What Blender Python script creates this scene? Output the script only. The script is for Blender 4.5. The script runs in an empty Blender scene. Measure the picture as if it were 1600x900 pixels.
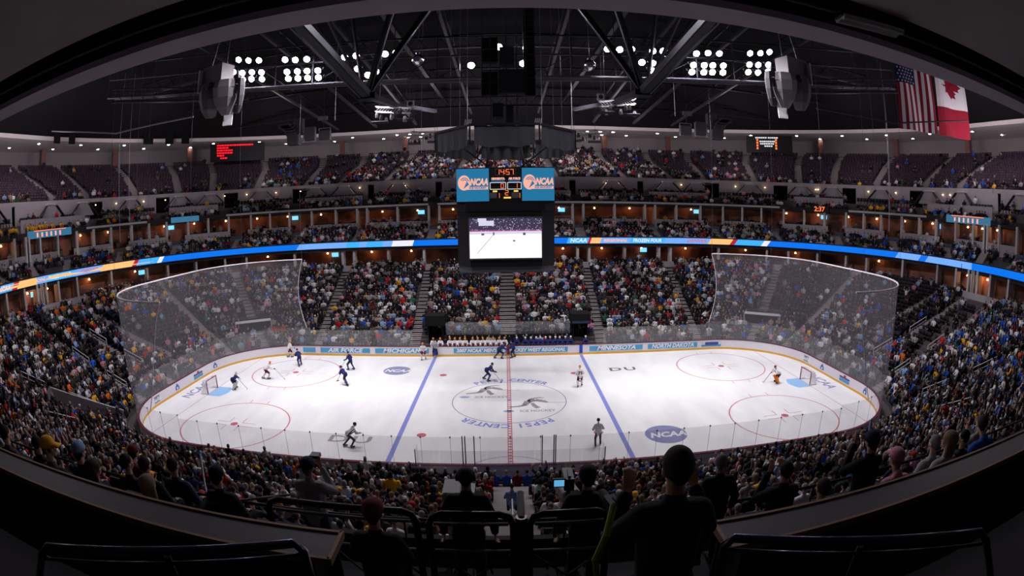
import bpy, math, random
import numpy as np
from mathutils import Vector, Matrix
random.seed(7); RNG = np.random.default_rng(11)
PI = math.pi
sc = bpy.context.scene
COL = sc.collection
R = math.radians

# ------------------------------------------------------------------ camera
CAMP = Vector((-0.0816, -39.119, 15.1173)); PITCH, YAW, ROLL = -0.1516, 0.0107, -0.0126
FPX = 811.37
_f = Vector((math.sin(YAW)*math.cos(PITCH), math.cos(YAW)*math.cos(PITCH), math.sin(PITCH)))
_r0 = Vector((math.cos(YAW), -math.sin(YAW), 0)); _u0 = _r0.cross(_f)
_r = _r0*math.cos(ROLL) + _u0*math.sin(ROLL); _u = -_r0*math.sin(ROLL) + _u0*math.cos(ROLL)
cd = bpy.data.cameras.new('arena_camera'); cam = bpy.data.objects.new('arena_camera', cd); COL.objects.link(cam)
cd.type = 'PANO'; cd.sensor_width = 36; cd.sensor_fit = 'HORIZONTAL'; cd.clip_start = .05; cd.clip_end = 500
for tgt in (cd, getattr(cd, 'cycles', None)):
    try:
        tgt.panorama_type = 'FISHEYE_EQUISOLID'; tgt.fisheye_lens = FPX/1600*36; tgt.fisheye_fov = PI
    except Exception: pass
M = Matrix((_r, _u, -_f)).transposed().to_4x4(); M.translation = CAMP; cam.matrix_world = M
sc.camera = cam
def proj(p):
    d = Vector(p)-CAMP; a, b, c = d.dot(_r), d.dot(_u), d.dot(_f); rho = math.hypot(a, b) or 1e-9
    rr = 2*FPX*math.sin(math.atan2(rho, c)/2)
    return 800+rr*a/rho, 450-rr*b/rho, d.length

# ------------------------------------------------------------------ world, exposure
sc.view_settings.view_transform = 'Standard'; sc.view_settings.look = 'None'
sc.cycles.sample_clamp_indirect = 3.0; sc.view_settings.exposure = 0.0; sc.view_settings.gamma = 1.0; sc.view_settings.use_curve_mapping = False
w = bpy.data.worlds.new('ambient_fill'); sc.world = w; w.use_nodes = True
w.node_tree.nodes['Background'].inputs[0].default_value = (.55, .5, .8, 1)
w.node_tree.nodes['Background'].inputs[1].default_value = 0.03  # violet ambient fill added to lift the dark areas
FLOOD_W = 1620.0        # each flood lamp over the ice
BOWL_FILL_W = 10500.0         # each added fill spot aimed at the seats

FILL_POINT_W = 760.0          # each added fill point over the stands

# ------------------------------------------------------------------ tagging
def tag(o, label=None, cat=None, group=None, kind=None):
    if label: o['label'] = label
    if cat: o['category'] = cat
    if group: o['group'] = group
    if kind: o['kind'] = kind
    return o
def empty(name, loc=(0, 0, 0), rz=0.0):
    o = bpy.data.objects.new(name, None); COL.objects.link(o); o.location = loc; o.rotation_euler = (0, 0, rz)
    o.empty_display_size = .1
    return o
def thing(name, label, cat, loc=(0, 0, 0), rz=0.0, group=None):
    return tag(empty(name, loc, rz), label, cat, group)
def copy_tree(o, parent=None):
    c = o.copy(); COL.objects.link(c)
    c.parent = parent
    for ch in o.children: copy_tree(ch, c)
    return c

# ------------------------------------------------------------------ materials
def srgb(c):
    f = lambda x: x/12.92 if x <= .04045 else ((x+.055)/1.055)**2.4
    return tuple(f(v/255.0) for v in c)
_mats = {}
def mat(name, col=(128, 128, 128), rough=.7, metal=0.0, var=0.0, scale=6.0, emit=None, es=1.0, spec=.3, bump=0.0):
    if name in _mats: return _mats[name]
    m = bpy.data.materials.new(name); m.use_nodes = True; nt = m.node_tree; b = nt.nodes['Principled BSDF']
    c = srgb(col)
    b.inputs['Base Color'].default_value = (*c, 1); b.inputs['Roughness'].default_value = rough
    b.inputs['Metallic'].default_value = metal; b.inputs['Specular IOR Level'].default_value = spec
    if var or bump:
        tc = nt.nodes.new('ShaderNodeTexCoord'); nz = nt.nodes.new('ShaderNodeTexNoise'); nz.inputs['Scale'].default_value = scale
        nz.inputs['Detail'].default_value = 4
        nt.links.new(tc.outputs['Object'], nz.inputs['Vector'])
        if var:
            mx = nt.nodes.new('ShaderNodeMix'); mx.data_type = 'RGBA'
            mx.inputs[6].default_value = (*[v*(1-var) for v in c], 1); mx.inputs[7].default_value = (*[min(1, v*(1+var)) for v in c], 1)
            nt.links.new(nz.outputs['Fac'], mx.inputs[0]); nt.links.new(mx.outputs[2], b.inputs['Base Color'])
        if bump:
            bp = nt.nodes.new('ShaderNodeBump'); bp.inputs['Strength'].default_value = bump
            nt.links.new(nz.outputs['Fac'], bp.inputs['Height']); nt.links.new(bp.outputs[0], b.inputs['Normal'])
    if emit:
        b.inputs['Emission Color'].default_value = (*srgb(emit), 1); b.inputs['Emission Strength'].default_value = es
    _mats[name] = m
    return m
def emis(name, col, es=1.0, light=False):
    m = mat(name, (8, 8, 8), .5, emit=col, es=es)
    if not light:
        try: m.cycles.emission_sampling = 'NONE'
        except Exception: pass
    return m
def clear_mat(name, haze, col, gloss=.06, rough=.05, pattern=None, amount=1.0):
    m = bpy.data.materials.new(name); m.use_nodes = True; nt = m.node_tree; nt.nodes.clear()
    out = nt.nodes.new('ShaderNodeOutputMaterial'); tr = nt.nodes.new('ShaderNodeBsdfTransparent')
    df = nt.nodes.new('ShaderNodeBsdfDiffuse'); df.inputs[0].default_value = (*srgb(col), 1)
    gl = nt.nodes.new('ShaderNodeBsdfGlossy'); gl.inputs['Roughness'].default_value = rough
    m1 = nt.nodes.new('ShaderNodeMixShader'); m1.inputs[0].default_value = haze
    m2 = nt.nodes.new('ShaderNodeMixShader'); m2.inputs[0].default_value = gloss
    nt.links.new(tr.outputs[0], m1.inputs[1]); nt.links.new(df.outputs[0], m1.inputs[2])
    nt.links.new(m1.outputs[0], m2.inputs[1]); nt.links.new(gl.outputs[0], m2.inputs[2]); nt.links.new(m2.outputs[0], out.inputs[0])
    if pattern:
        tc = nt.nodes.new('ShaderNodeTexCoord'); nz = nt.nodes.new('ShaderNodeTexNoise'); nz.inputs['Scale'].default_value = pattern
        mr = nt.nodes.new('ShaderNodeMapRange'); mr.inputs[3].default_value = haze*.6; mr.inputs[4].default_value = haze*1.5
        nt.links.new(tc.outputs['Object'], nz.inputs[0]); nt.links.new(nz.outputs[0], mr.inputs[0]); nt.links.new(mr.outputs[0], m1.inputs[0])
    return m

# ------------------------------------------------------------------ mesh building
class MB:
    def __init__(s): s.v = []; s.f = []; s.m = []
    def add(s, vs, fs, mi=0):
        n = len(s.v); s.v += [tuple(p) for p in vs]; s.f += [tuple(i+n for i in f) for f in fs]; s.m += [mi]*len(fs); return s
    def box(s, c, d, rz=0.0, mi=0, rx=0.0, taper=1.0):
        hx, hy, hz = d[0]/2, d[1]/2, d[2]/2
        rot = Matrix.Rotation(rz, 3, 'Z') @ Matrix.Rotation(rx, 3, 'X')
        P = [Vector((x*hx*(taper if z > 0 else 1), y*hy*(taper if z > 0 else 1), z*hz)) for z in (-1, 1) for y in (-1, 1) for x in (-1, 1)]
        P = [rot @ p + Vector(c) for p in P]
        return s.add(P, [(0, 2, 3, 1), (4, 5, 7, 6), (0, 1, 5, 4), (2, 6, 7, 3), (0, 4, 6, 2), (1, 3, 7, 5)], mi)
    def bar(s, a, b, w, h=None, mi=0, up=(0, 0, 1)):
        a, b = Vector(a), Vector(b); h = h or w; d = (b-a).normalized(); u = Vector(up)
        if abs(d.dot(u)) > .98: u = Vector((0, 1, 0))
        x = d.cross(u).normalized()*w/2; y = x.cross(d).normalized()*h/2
        P = [a-x-y, a+x-y, a+x+y, a-x+y, b-x-y, b+x-y, b+x+y, b-x+y]
        return s.add(P, [(0, 1, 2, 3), (4, 7, 6, 5), (0, 4, 5, 1), (1, 5, 6, 2), (2, 6, 7, 3), (3, 7, 4, 0)], mi)
    def tube(s, pts, r, n=8, mi=0, caps=True, closed=False):
        pts = [Vector(p) for p in pts]; rs = r if isinstance(r, (list, tuple)) else [r]*len(pts); vs = []; k = len(pts)
        px = None
        for i, p in enumerate(pts):
            if closed: d = pts[(i+1) % k]-pts[i-1]
            else: d = pts[min(i+1, k-1)]-pts[max(i-1, 0)]
            d = d.normalized() if d.length > 1e-9 else Vector((0, 0, 1))
            if px is None:
                u = Vector((0, 0, 1)) if abs(d.z) < .9 else Vector((1, 0, 0)); px = d.cross(u).normalized()
            else:
                px = (px-d*px.dot(d)); px = px.normalized() if px.length > 1e-6 else d.orthogonal().normalized()
            py = d.cross(px)
            vs += [p+px*rs[i]*math.cos(2*PI*j/n)+py*rs[i]*math.sin(2*PI*j/n) for j in range(n)]
        fs = []
        for i in range(k if closed else k-1):
            for j in range(n):
                a = i*n+j; b = i*n+(j+1) % n; i2 = ((i+1) % k)*n
                fs.append((a, b, i2+(j+1) % n, i2+j))
        if caps and not closed: fs += [tuple(range(n))[::-1], tuple((k-1)*n+j for j in range(n))]
        return s.add(vs, fs, mi)
    def lathe(s, prof, c=(0, 0, 0), n=16, mi=0, sx=1.0, sy=1.0):
        vs = []; k = len(prof)
        for (r, z) in prof: vs += [(c[0]+r*sx*math.cos(2*PI*j/n), c[1]+r*sy*math.sin(2*PI*j/n), c[2]+z) for j in range(n)]
        fs = [(i*n+j, i*n+(j+1) % n, (i+1)*n+(j+1) % n, (i+1)*n+j) for i in range(k-1) for j in range(n)]
        fs += [tuple(range(n))[::-1], tuple((k-1)*n+j for j in range(n))]
        return s.add(vs, fs, mi)
    def prism(s, poly, z0, z1, mi=0):
        n = len(poly); vs = [(x, y, z0) for x, y in poly]+[(x, y, z1) for x, y in poly]
        fs = [tuple(range(n))[::-1], tuple(range(n, 2*n))]+[(i, (i+1) % n, n+(i+1) % n, n+i) for i in range(n)]
        return s.add(vs, fs, mi)
    def grid(s, rows, mi=0, closed=False):
        n = len(rows[0]); vs = [p for r in rows for p in r]; fs = []
        for i in range(len(rows)-1):
            for j in range(n if closed else n-1): fs.append((i*n+j, i*n+(j+1) % n, (i+1)*n+(j+1) % n, (i+1)*n+j))
        return s.add(vs, fs, mi)
    def mapped(s, fn): s.v = [tuple(fn(*p)) for p in s.v]; return s
    def build(s, name, mats, parent=None, smooth=False):
        me = bpy.data.meshes.new(name); me.from_pydata(s.v, [], s.f)
        mats = mats if isinstance(mats, (list, tuple)) else [mats]
        for m in mats: me.materials.append(m)
        if len(mats) > 1: me.polygons.foreach_set('material_index', s.m)
        if smooth: me.polygons.foreach_set('use_smooth', [True]*len(s.f))
        me.update()
        o = bpy.data.objects.new(name, me); COL.objects.link(o)
        if parent: o.parent = parent
        return o
def text_mesh(txt, size=1.0, shear=0.0, bold=0.0, extrude=0.0, spacing=1.0, width=None):
    """lettering laid flat in x/y, centred; returns verts, faces"""
    c = bpy.data.curves.new('lettering', 'FONT'); c.body = txt; c.size = size; c.shear = shear; c.offset = bold; c.extrude = extrude
    c.space_character = spacing; c.align_x = 'CENTER'; c.align_y = 'CENTER'; c.resolution_u = 2
    o = bpy.data.objects.new('lettering', c); COL.objects.link(o)
    dg = bpy.context.evaluated_depsgraph_get(); me = bpy.data.meshes.new_from_object(o.evaluated_get(dg))
    vs = [tuple(v.co) for v in me.vertices]; fs = [tuple(p.vertices) for p in me.polygons]
    bpy.data.objects.remove(o); bpy.data.curves.remove(c); bpy.data.meshes.remove(me)
    if width and vs:
        w0 = max(v[0] for v in vs)-min(v[0] for v in vs); k = width/w0; vs = [(v[0]*k, v[1], v[2]) for v in vs]
    return vs, fs
def text_obj(name, txt, size, m, fn, parent=None, **k):
    vs, fs = text_mesh(txt, size, **k)
    if extr := k.get('extrude'): pass
    b = MB(); b.add([fn(*v) for v in vs], fs); return b.build(name, m, parent)

# ------------------------------------------------------------------ arena plan: rounded rings, u = way round (0 far middle, +right), b = half depth
KB = [12.95, 31, 45, 52, 65]; KA = [30.5, 53, 59.5, 65, 78]; KR = [8.53, 30, 37, 45, 58]
def P(u, b, z=None):
    s = -1 if u < 0 else 1; q = abs(u); a = float(np.interp(b, KB, KA)); r = float(np.interp(b, KB, KR))
    if q <= 1: x, y = (a-r)*q, b
    elif q <= 2: t = (2-q)*PI/2; x, y = a-r+r*math.cos(t), b-r+r*math.sin(t)
    elif q <= 3: x, y = a, (b-r)*(1-2*(q-2))
    elif q <= 4: t = (q-3)*PI/2; x, y = a-r+r*math.cos(t), -(b-r)-r*math.sin(t)
    else: x, y = (a-r)*(5-q), -b
    return (s*x, y) if z is None else (s*x, y, z)
def inward(u, b):
    x0, y0 = P(u-.01, b); x1, y1 = P(u+.01, b); n = math.hypot(x1-x0, y1-y0) or 1
    tx, ty = (x1-x0)/n, (y1-y0)/n      # tangent, clockwise from above
    return math.atan2(-tx, ty), (tx, ty) # angle of the inward normal (ty,-tx)
def us(u0, u1, per=16):
    ks = [k for k in range(-5, 6) if u0 < k < u1]; pts = [u0]+ks+[u1]; out = []
    for a, b in zip(pts, pts[1:]):
        n = max(1, math.ceil(per*(b-a)))
        out += [a+(b-a)*i/n for i in range(n)]
    return out+[u1]
def band(mb, u0, u1, prof, mi=0, per=16, close=False):
    U = us(u0, u1, per)
    rows = [[P(u, b, z) for u in U] for b, z in (prof+[prof[0]] if close else prof)]
    mb.grid(rows, mi)
    if close:
        for u in (u0, u1):
            mb.add([P(u, b, z) for b, z in prof], [tuple(range(len(prof)))], mi)
    return mb
# ------------------------------------------------------------------ common materials
concrete = mat('concrete', (122, 114, 116), .85, var=.12, scale=1.5)
concrete_dk = mat('concrete_step', (140, 131, 132), .9, var=.12, scale=2)
wallgrey = mat('painted_wall', (168, 159, 164), .8, var=.06, scale=.8)
ledge = mat('pale_ledge', (200, 195, 195), .7)
riser = mat('terrace_concrete', (84, 77, 80), .9, var=.1, scale=2)
black = mat('black_metal', (14, 14, 16), .5); darksteel = mat('dark_steel', (34, 33, 38), .45, metal=.3)
steel = mat('grey_steel', (120, 118, 128), .35, metal=.6)
roofblack = mat('roof_black', (16, 14, 20), .9)
white = mat('white_paint', (225, 222, 225), .5)

# ------------------------------------------------------------------ flood lamps (their own light comes with them)
lamp_glow = emis('lamp_glow', (255, 246, 255), 45.0, True)
LAMPS = [(-25.8,31.1),(-24.6,30.8),(-23.4,30.6),(-26.3,29.9),(-25.2,29.6),(-24.1,29.5),(-23.0,29.3),(-25.1,28.9),(-24.1,28.8),(-22.9,28.6),
 (-20.5,30.2),(-19.4,30.0),(-18.2,29.9),(-20.2,28.9),(-19.1,28.8),(-18.1,28.7),(-17.0,28.6),(-20.0,28.2),(-19.0,28.1),(-18.0,28.0),(-16.9,27.9),
 (-14.4,29.6),(-13.3,29.6),(-13.9,28.4),(-13.1,28.3),(-10.6,29.5),(-9.6,29.5),(-12.1,27.6),(-11.4,27.9),(-2.9,27.9),(-0.5,29.6),(1.9,29.5),(1.6,28.0),
 (9.1,29.6),(10.2,29.6),(11.3,29.7),(13.3,29.7),(14.3,29.8),(12.2,28.5),(13.2,28.5),(13.1,27.8),(17.6,29.9),(18.8,30.1),(20.0,30.2),
 (17.2,28.7),(18.3,28.8),(19.2,28.9),(20.3,29.0),(17.0,28.0),(18.2,28.1),(19.1,28.2),(20.2,28.3),(23.4,30.7),(24.6,30.9),(25.7,31.2),
 (23.2,29.5),(24.2,29.6),(25.4,29.8),(23.0,28.7),(24.1,28.8),(25.3,29.1)]
LAMPY = 5.0
def spot(name, loc, target, watts, size, blend, col=(1, .98, .985), r=.3):
    l = bpy.data.lights.new(name, 'SPOT'); l.energy = watts; l.spot_size = R(size); l.spot_blend = blend; l.color = col; l.shadow_soft_size = r
    o = bpy.data.objects.new(name, l); COL.objects.link(o); o.location = loc
    d = Vector(target)-Vector(loc); o.rotation_euler = d.to_track_quat('-Z', 'Y').to_euler()
    return o
lamp_proto = None
groups = [(-99, -21.5, 'far left'), (-21.5, -16, 'left'), (-16, -8, 'inner left'), (-8, 8, 'middle'), (8, 15.5, 'inner right'), (15.5, 21.5, 'right'), (21.5, 99, 'far right')]
for i, (x, z) in enumerate(LAMPS):
    z = z
    if lamp_proto is None:
        t = empty('flood_light')
        h = MB(); h.lathe([(.10, .42), (.20, .30), (.34, .05), (.36, 0), (.33, 0), (.30, .03)], n=16).build('lamp_housing', darksteel, t, True)
        g = MB(); g.lathe([(.31, .0), (.28, .045), (.02, .06)], n=16).build('lamp_lens', lamp_glow, t)
        y = MB(); y.bar((-.4, 0, .12), (-.4, 0, .6), .05).bar((.4, 0, .12), (.4, 0, .6), .05).bar((-.4, 0, .6), (.4, 0, .6), .05).build('yoke', darksteel, t)
        lamp_proto = t; o = t
    else: o = copy_tree(lamp_proto)
    gname = [g for g in groups if g[0] <= x < g[1]][0][2]
    row = 'top row' if z > 29.45 else ('middle row' if z > 28.45 else 'bottom row')
    mates = sorted([q[0] for q in LAMPS if [g for g in groups if g[0] <= q[0] < g[1]][0][2] == gname and (('top row' if q[1] > 29.45 else ('middle row' if q[1] > 28.45 else 'bottom row')) == row)])
    k = mates.index(x); nm = ['first', 'second', 'third', 'fourth', 'fifth', 'sixth'][k]
    tag(o, f'lit flood lamp, {nm} from left in {row} of {gname} bank', 'flood lamp', 'flood lamps over the rink')
    o.location = (x, LAMPY, z)
    tgt = Vector((x*.95, 3.5+((i*7) % 5-2)*4.0, 0)) if i % 3 else Vector((x*.7, 13-((i*5) % 4)*3, 0))
    d = (tgt-Vector((x, LAMPY, z))).normalized()
    # the fitting tips a little towards the seats nearest it, so its bright mouth shows from the stands
    o.rotation_euler = Vector((d.x*.2, -.75, -.66)).to_track_quat('-Z', 'Y').to_euler()
    spot('flood_or_fill_beam', Vector((x, LAMPY-.25, z-.15)), tgt, FLOOD_W, 62, .8)
# lamps on the near catwalk, above the frame; then added fill spots for the ice and the stands
for i in range(14):
    x = -26+i*4
    spot('flood_or_fill_beam', (x, -9, 30), (x*1.0, -6+(i % 3)*7, 0), FLOOD_W*1.0, 62, .8)
for (x0, x1, y1) in ((-15, -2, 8.5), (15, 2.5, 8.5), (-18, -4, 10), (18, 5, 10), (-15, -3, -10.5), (15, 3, -10.5), (-21, -15, 11), (21, 15, 11), (-20, -14, -11), (20, 14, -11)): spot('flood_or_fill_beam', (x0, -9 if y1 > 0 else -6, 30), (x1, y1, 0), FLOOD_W*(1.7 if abs(x1) < 6 else .9), 48, .9)  # extra spots added to even out the ice, no fittings built
for i in range(16):
    a = 2*PI*i/16; tx, ty = 44*math.cos(a), 27*math.sin(a)
    spot('stand_fill_beam', (tx*.35, ty*.3+2, 31), (tx, ty, 4), BOWL_FILL_W*(1 if ty > -8 else .6), 75, 1.0, (.95, .93, 1))  # unseen spots added to brighten the crowd

# ------------------------------------------------------------------ ice
def rink_ring(b, n=24): return [P(u, b) for u in us(-5, 5, n)][:-1]
ice_m = bpy.data.materials.new('ice'); ice_m.use_nodes = True; nt = ice_m.node_tree; bs = nt.nodes['Principled BSDF']
bs.inputs['Roughness'].default_value = .35; bs.inputs['Specular IOR Level'].default_value = .25
tc = nt.nodes.new('ShaderNodeTexCoord'); nz = nt.nodes.new('ShaderNodeTexNoise'); nz.inputs['Scale'].default_value = .6; nz.inputs['Detail'].default_value = 8
mp = nt.nodes.new('ShaderNodeMapping'); mp.inputs['Scale'].default_value = (1, .35, 1)
cr = nt.nodes.new('ShaderNodeValToRGB'); cr.color_ramp.elements[0].color = (*srgb((232, 231, 236)), 1); cr.color_ramp.elements[1].color = (*srgb((243, 242, 245)), 1)
cr.color_ramp.elements[0].position = .35; cr.color_ramp.elements[1].position = .65
nt.links.new(tc.outputs['Object'], mp.inputs[0]); nt.links.new(mp.outputs[0], nz.inputs[0]); nt.links.new(nz.outputs[0], cr.inputs[0]); nt.links.new(cr.outputs[0], bs.inputs['Base Color'])
mb = MB(); mb.prism(rink_ring(12.95)[::-1], -.15, 0)
floor_ice = tag(mb.build('floor', ice_m), kind='structure')
blue_i = mat('ice_blue_paint', (132, 140, 212), .4); red_i = mat('ice_red_paint', (205, 120, 130), .4); dkred_i = mat('ice_spot_paint', (190, 95, 110), .4)
blk_i = mat('ice_grey_paint', (158, 148, 156), .4); crease_i = mat('ice_crease_paint', (150, 195, 240), .4); logo_i = mat('ice_logo_paint', (134, 136, 180), .4)
ZI = .004
def flat(name, m, polys, z=ZI, parent=None):
    b = MB()
    for p in polys: b.add([(x, y, z) for x, y in p], [tuple(range(len(p)))])
    return b.build(name, m, parent or floor_ice)
def circ(cx, cy, r, n=64, a0=0, a1=2*PI): return [(cx+r*math.cos(a0+(a1-a0)*i/n), cy+r*math.sin(a0+(a1-a0)*i/n)) for i in range(n+(0 if abs(a1-a0-2*PI) < 1e-6 else 1))]
def ringpoly(cx, cy, r, w, n=72, a0=0, a1=2*PI):
    o = [(cx+(r+w/2)*math.cos(a0+(a1-a0)*i/n), cy+(r+w/2)*math.sin(a0+(a1-a0)*i/n)) for i in range(n+1)]
    q = [(cx+(r-w/2)*math.cos(a0+(a1-a0)*i/n), cy+(r-w/2)*math.sin(a0+(a1-a0)*i/n)) for i in range(n+1)]
    return [[o[i], o[i+1], q[i+1], q[i]] for i in range(n)]
def rect(cx, cy, w, h): return [(cx-w/2, cy-h/2), (cx+w/2, cy-h/2), (cx+w/2, cy+h/2), (cx-w/2, cy+h/2)]
for x in (-7.62, 7.62): flat('blue_line', blue_i, [rect(x, 0, .34, 25.8)])
flat('center_line', red_i, [rect(-.13, 0, .07, 25.8), rect(.13, 0, .07, 25.8)]+[rect(0, -12.7+.42*i, .2, .2) for i in range(61)])
for x in (-27.13, 27.13):
    ye = 11.15; flat('goal_line', red_i, [rect(x, 0, .06, 2*ye)])
    s = -1 if x < 0 else 1
    cp = [(x-s*.02, -1.25), (x-s*1.37, -1.25)]+[(x-s*(1.37+.46*math.sin(PI*i/12)), -1.25+2.5*i/12) for i in range(1, 12)]+[(x-s*1.37, 1.25), (x-s*.02, 1.25)]
    flat('goal_crease', crease_i, [cp])
flat('center_circle', mat('ice_circle_paint', (150, 125, 165), .4), ringpoly(0, 0, 4.57, .07))
for sx in (-1, 1):
    for sy in (-1, 1):
        cx, cy = 21.03*sx, 6.71*sy
        ps = ringpoly(cx, cy, 4.57, .11)+[rect(cx+q*.3*0+dx, cy+s*(4.57+.35), .06, .6) for q in (1,) for s in (-1, 1) for dx in (-.85, .85)]
        for ax in (-1, 1):
            for ay in (-1, 1): ps += [rect(cx+ax*1.2, cy+ay*.32, 1.2, .06), rect(cx+ax*.6, cy+ay*.78, .06, .9)]
        flat('faceoff_circle', red_i, ps); flat('faceoff_spot', dkred_i, [circ(cx, cy, .32, 24)], .006)
        flat('neutral_spot', dkred_i, [circ(6.1*sx, cy, .34, 24)], .006)
flat('center_spot', blue_i, [circ(0, 0, .18, 20)], .007)
flat('referee_crease', mat('ice_circle_paint'), ringpoly(0, -12.95, 3.05, .06, 40, 0, PI))
def ice_text(name, txt, x, y, size, m, rz=0, sx=1.0, z=.0065, **k):
    c, s = math.cos(rz), math.sin(rz)
    return text_obj(name, txt, size, m, lambda a, b, d: (x+(a*sx)*c-b*s, y+(a*sx)*s+b*c, z), floor_ice, **k)
def arc_text(txt, r, a_mid, size, m, flip=False, dang=.16):
    n = len(txt)
    for i, ch in enumerate(txt):
        if ch == ' ': continue
        if not flip: a = a_mid-(i-(n-1)/2)*dang; rz = a-PI/2
        else: a = a_mid-(i-(n-1)/2)*dang; rz = a-PI/2
        ice_text('ice_letter', ch, r*math.cos(a), r*math.sin(a), size, m, rz, bold=.03)
arc_text('PEPSI', 5.1, PI/2+.35, .95, blue_i, dang=.115); arc_text('CENTER', 5.1, PI/2-.36, .95, blue_i, dang=.115)
arc_text('PEPSI', 5.1, -PI/2+.38, .95, blue_i, dang=.115); arc_text('CENTER', 5.1, -PI/2-.37, .95, blue_i, dang=.125)
def flyer(cx, cy):
    """ice hockey skater figure painted flat in the ice"""
    ps = []
    def limb(pts, ws):
        for (x0, y0), (x1, y1), w0, w1 in zip(pts, pts[1:], ws, ws[1:]):
            d = math.hypot(x1-x0, y1-y0); nx, ny = -(y1-y0)/d, (x1-x0)/d
            ps.append([(cx+x0+nx*w0, cy+y0+ny*w0), (cx+x0-nx*w0, cy+y0-ny*w0), (cx+x1-nx*w1, cy+y1-ny*w1), (cx+x1+nx*w1, cy+y1+ny*w1)])
    limb([(-1.9, -.9), (-1.1, -.75), (-.6, -.45)], [.1, .14, .2]); limb([(-.7, -.5), (-.4, .3), (.2, .55), (.75, .3), (1.15, 0)], [.22, .3, .25, .24, .12])
    limb([(-.4, .3), (-.2, .8), (.5, 1.1), (.9, 1.0)], [.1, .12, .1, .05]); limb([(-.1, -.1), (.1, -.8), (.35, -1.15)], [.14, .2, .22]); limb([(1.1, -.05), (2.2, -.12), (2.6, -.14)], [.04, .03, .03])
    flat('ice_skater_emblem', blk_i, ps)
    ice_text('ice_letter', 'ICE HOCKEY', cx+.25, cy-1.75, .6, blk_i, bold=.012, width=2.7); flat('ice_oval_emblem', mat('ice_oval_paint', (160, 170, 215), .4), [[(cx-1.95+.42*math.cos(t*PI/12), cy-1.72+.22*math.sin(t*PI/12)) for t in range(24)]])
flyer(-1.7, 2.6); flyer(1.9, -.55)
def disc_logo(cx, cy, rx, ry):
    flat('ice_disc_emblem', logo_i, [[(cx+rx*math.cos(t*PI/24), cy+ry*math.sin(t*PI/24)) for t in range(48)]], .005)
    ice_text('ice_letter', 'NCAA', cx+.1, cy-.1, 1.1, mat('ice_white_paint', (235, 235, 240), .4), sx=.85, z=.0075, shear=.25, bold=.04)
disc_logo(-10.78, 8.03, 1.35, 1.35); disc_logo(10.73, -7.7, 1.5, 1.5)
for cx, cy in ((-11.0, -7.85),): ice_text('ice_letter', 'DU', cx, cy, 1.5, blk_i, sx=1.45, spacing=1.1, bold=.03)
ice_text('ice_letter', 'DU', 10.9, 7.4, 1.4, mat('ice_dark_paint', (95, 85, 95), .4), sx=1.25, spacing=1.2, bold=.03)
ice_text('ice_letter', 'NCAA', -29.0, -.3, 1.5, logo_i, rz=PI/2, shear=.2, bold=.03); ice_text('ice_letter', 'NCAA', 29.0, -.2, 1.5, logo_i, rz=-PI/2, shear=.2, bold=.03)

# ------------------------------------------------------------------ boards, glass, netting
brd = mat('board_white', (232, 226, 234), .45); kick = mat('kick_yellow', (222, 170, 60), .5); cap = mat('rail_maroon', (96, 28, 50), .4)
boards = thing('rink_boards', 'white curved hockey boards with yellow kick strip around the ice', 'rink boards')
mb = MB(); band(mb, -5, 5, [(12.95, .2), (12.95, 1.07), (13.12, 1.07), (13.12, 0)], per=20); mb.build('board_panel', brd, boards)
mb = MB(); band(mb, -5, 5, [(12.95, 0), (12.935, 0), (12.935, .21), (12.95, .21)], per=20); mb.build('kick_plate', kick, boards)
mb = MB(); band(mb, -5, 5, [(12.92, 1.07), (12.92, 1.115), (13.16, 1.115), (13.16, 1.07)], per=20); mb.build('top_rail', cap, boards)
glass = clear_mat('rink_glass', .055, (222, 226, 230), .06, .12)
def gheight(u): return 3.1 if 1.0 <= abs(u) <= 4.05 else 2.85
NG = 96; _fu = [-5+10*i/2000 for i in range(2001)]; _pp = [P(u, 13.04) for u in _fu]; _cl = [0.0]
for a_, b_ in zip(_pp, _pp[1:]): _cl.append(_cl[-1]+math.hypot(b_[0]-a_[0], b_[1]-a_[1]))
gu = [float(np.interp(_cl[-1]*i/NG, _cl, _fu)) for i in range(NG+1)]
for i in range(NG):
    u0, u1 = gu[i], gu[i+1]; um = (u0+u1)/2
    if abs(um) < .42: continue                                   # open front of the players' benches
    g = MB(); h = gheight(um); band(g, u0+.0004, u1-.0004, [(13.03, 1.1), (13.03, h), (13.045, h), (13.045, 1.1)], per=20)
    g.build('glass_pane', glass, boards)
    p = MB(); x, y = P(u0, 13.05); p.box((x, y, (h+1.1)/2), (.014, .014, h-1.1)); p.box((x, y, h), (.07, .07, .09)); p.build('glass_post', mat('post_grey', (112, 112, 118), .6), boards)
for u in (-2.02+.6, 1.44):                                        # tall padded post at the goal line doors
    pass
for x in (-7.62, 7.62):
    mb = MB(); mb.box((x, 12.925, .62), (.34, .02, .88)); mb.build('blue_line_mark', mat('board_blue', (30, 80, 190), .5), boards)
mb = MB(); mb.box((0, 12.925, .62), (.3, .02, .88)); mb.build('red_line_mark', mat('board_red', (150, 40, 60), .5), boards)
panel_blue = mat('panel_blue', (84, 156, 200), .5); txt_white = mat('panel_lettering', (240, 240, 242), .5)
def ad(x0, x1, txt, label, m=panel_blue, tw=None, size=.62, edge=False):
    t = tag(empty('advertising_panel', ((x0+x1)/2, 12.93, .62)), label, 'board advert', 'adverts on the far boards')
    w_ = x1-x0; b = MB(); b.box((0, 0, 0), (w_, .012, .62)); b.build('panel', m, t)
    if txt: text_obj('lettering', txt, size, txt_white, lambda a, b2, d: (a, -.009-d, b2), t, shear=.25, bold=.022, width=tw or w_*.72)
    for z in (-.285, .285):
        b = MB(); b.box((0, -.008, z), (w_, .006, .03)); b.build('stripe', txt_white, t)
ad(-24.15, -21.11, '', 'short plain blue board advert furthest left on the far boards')
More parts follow.
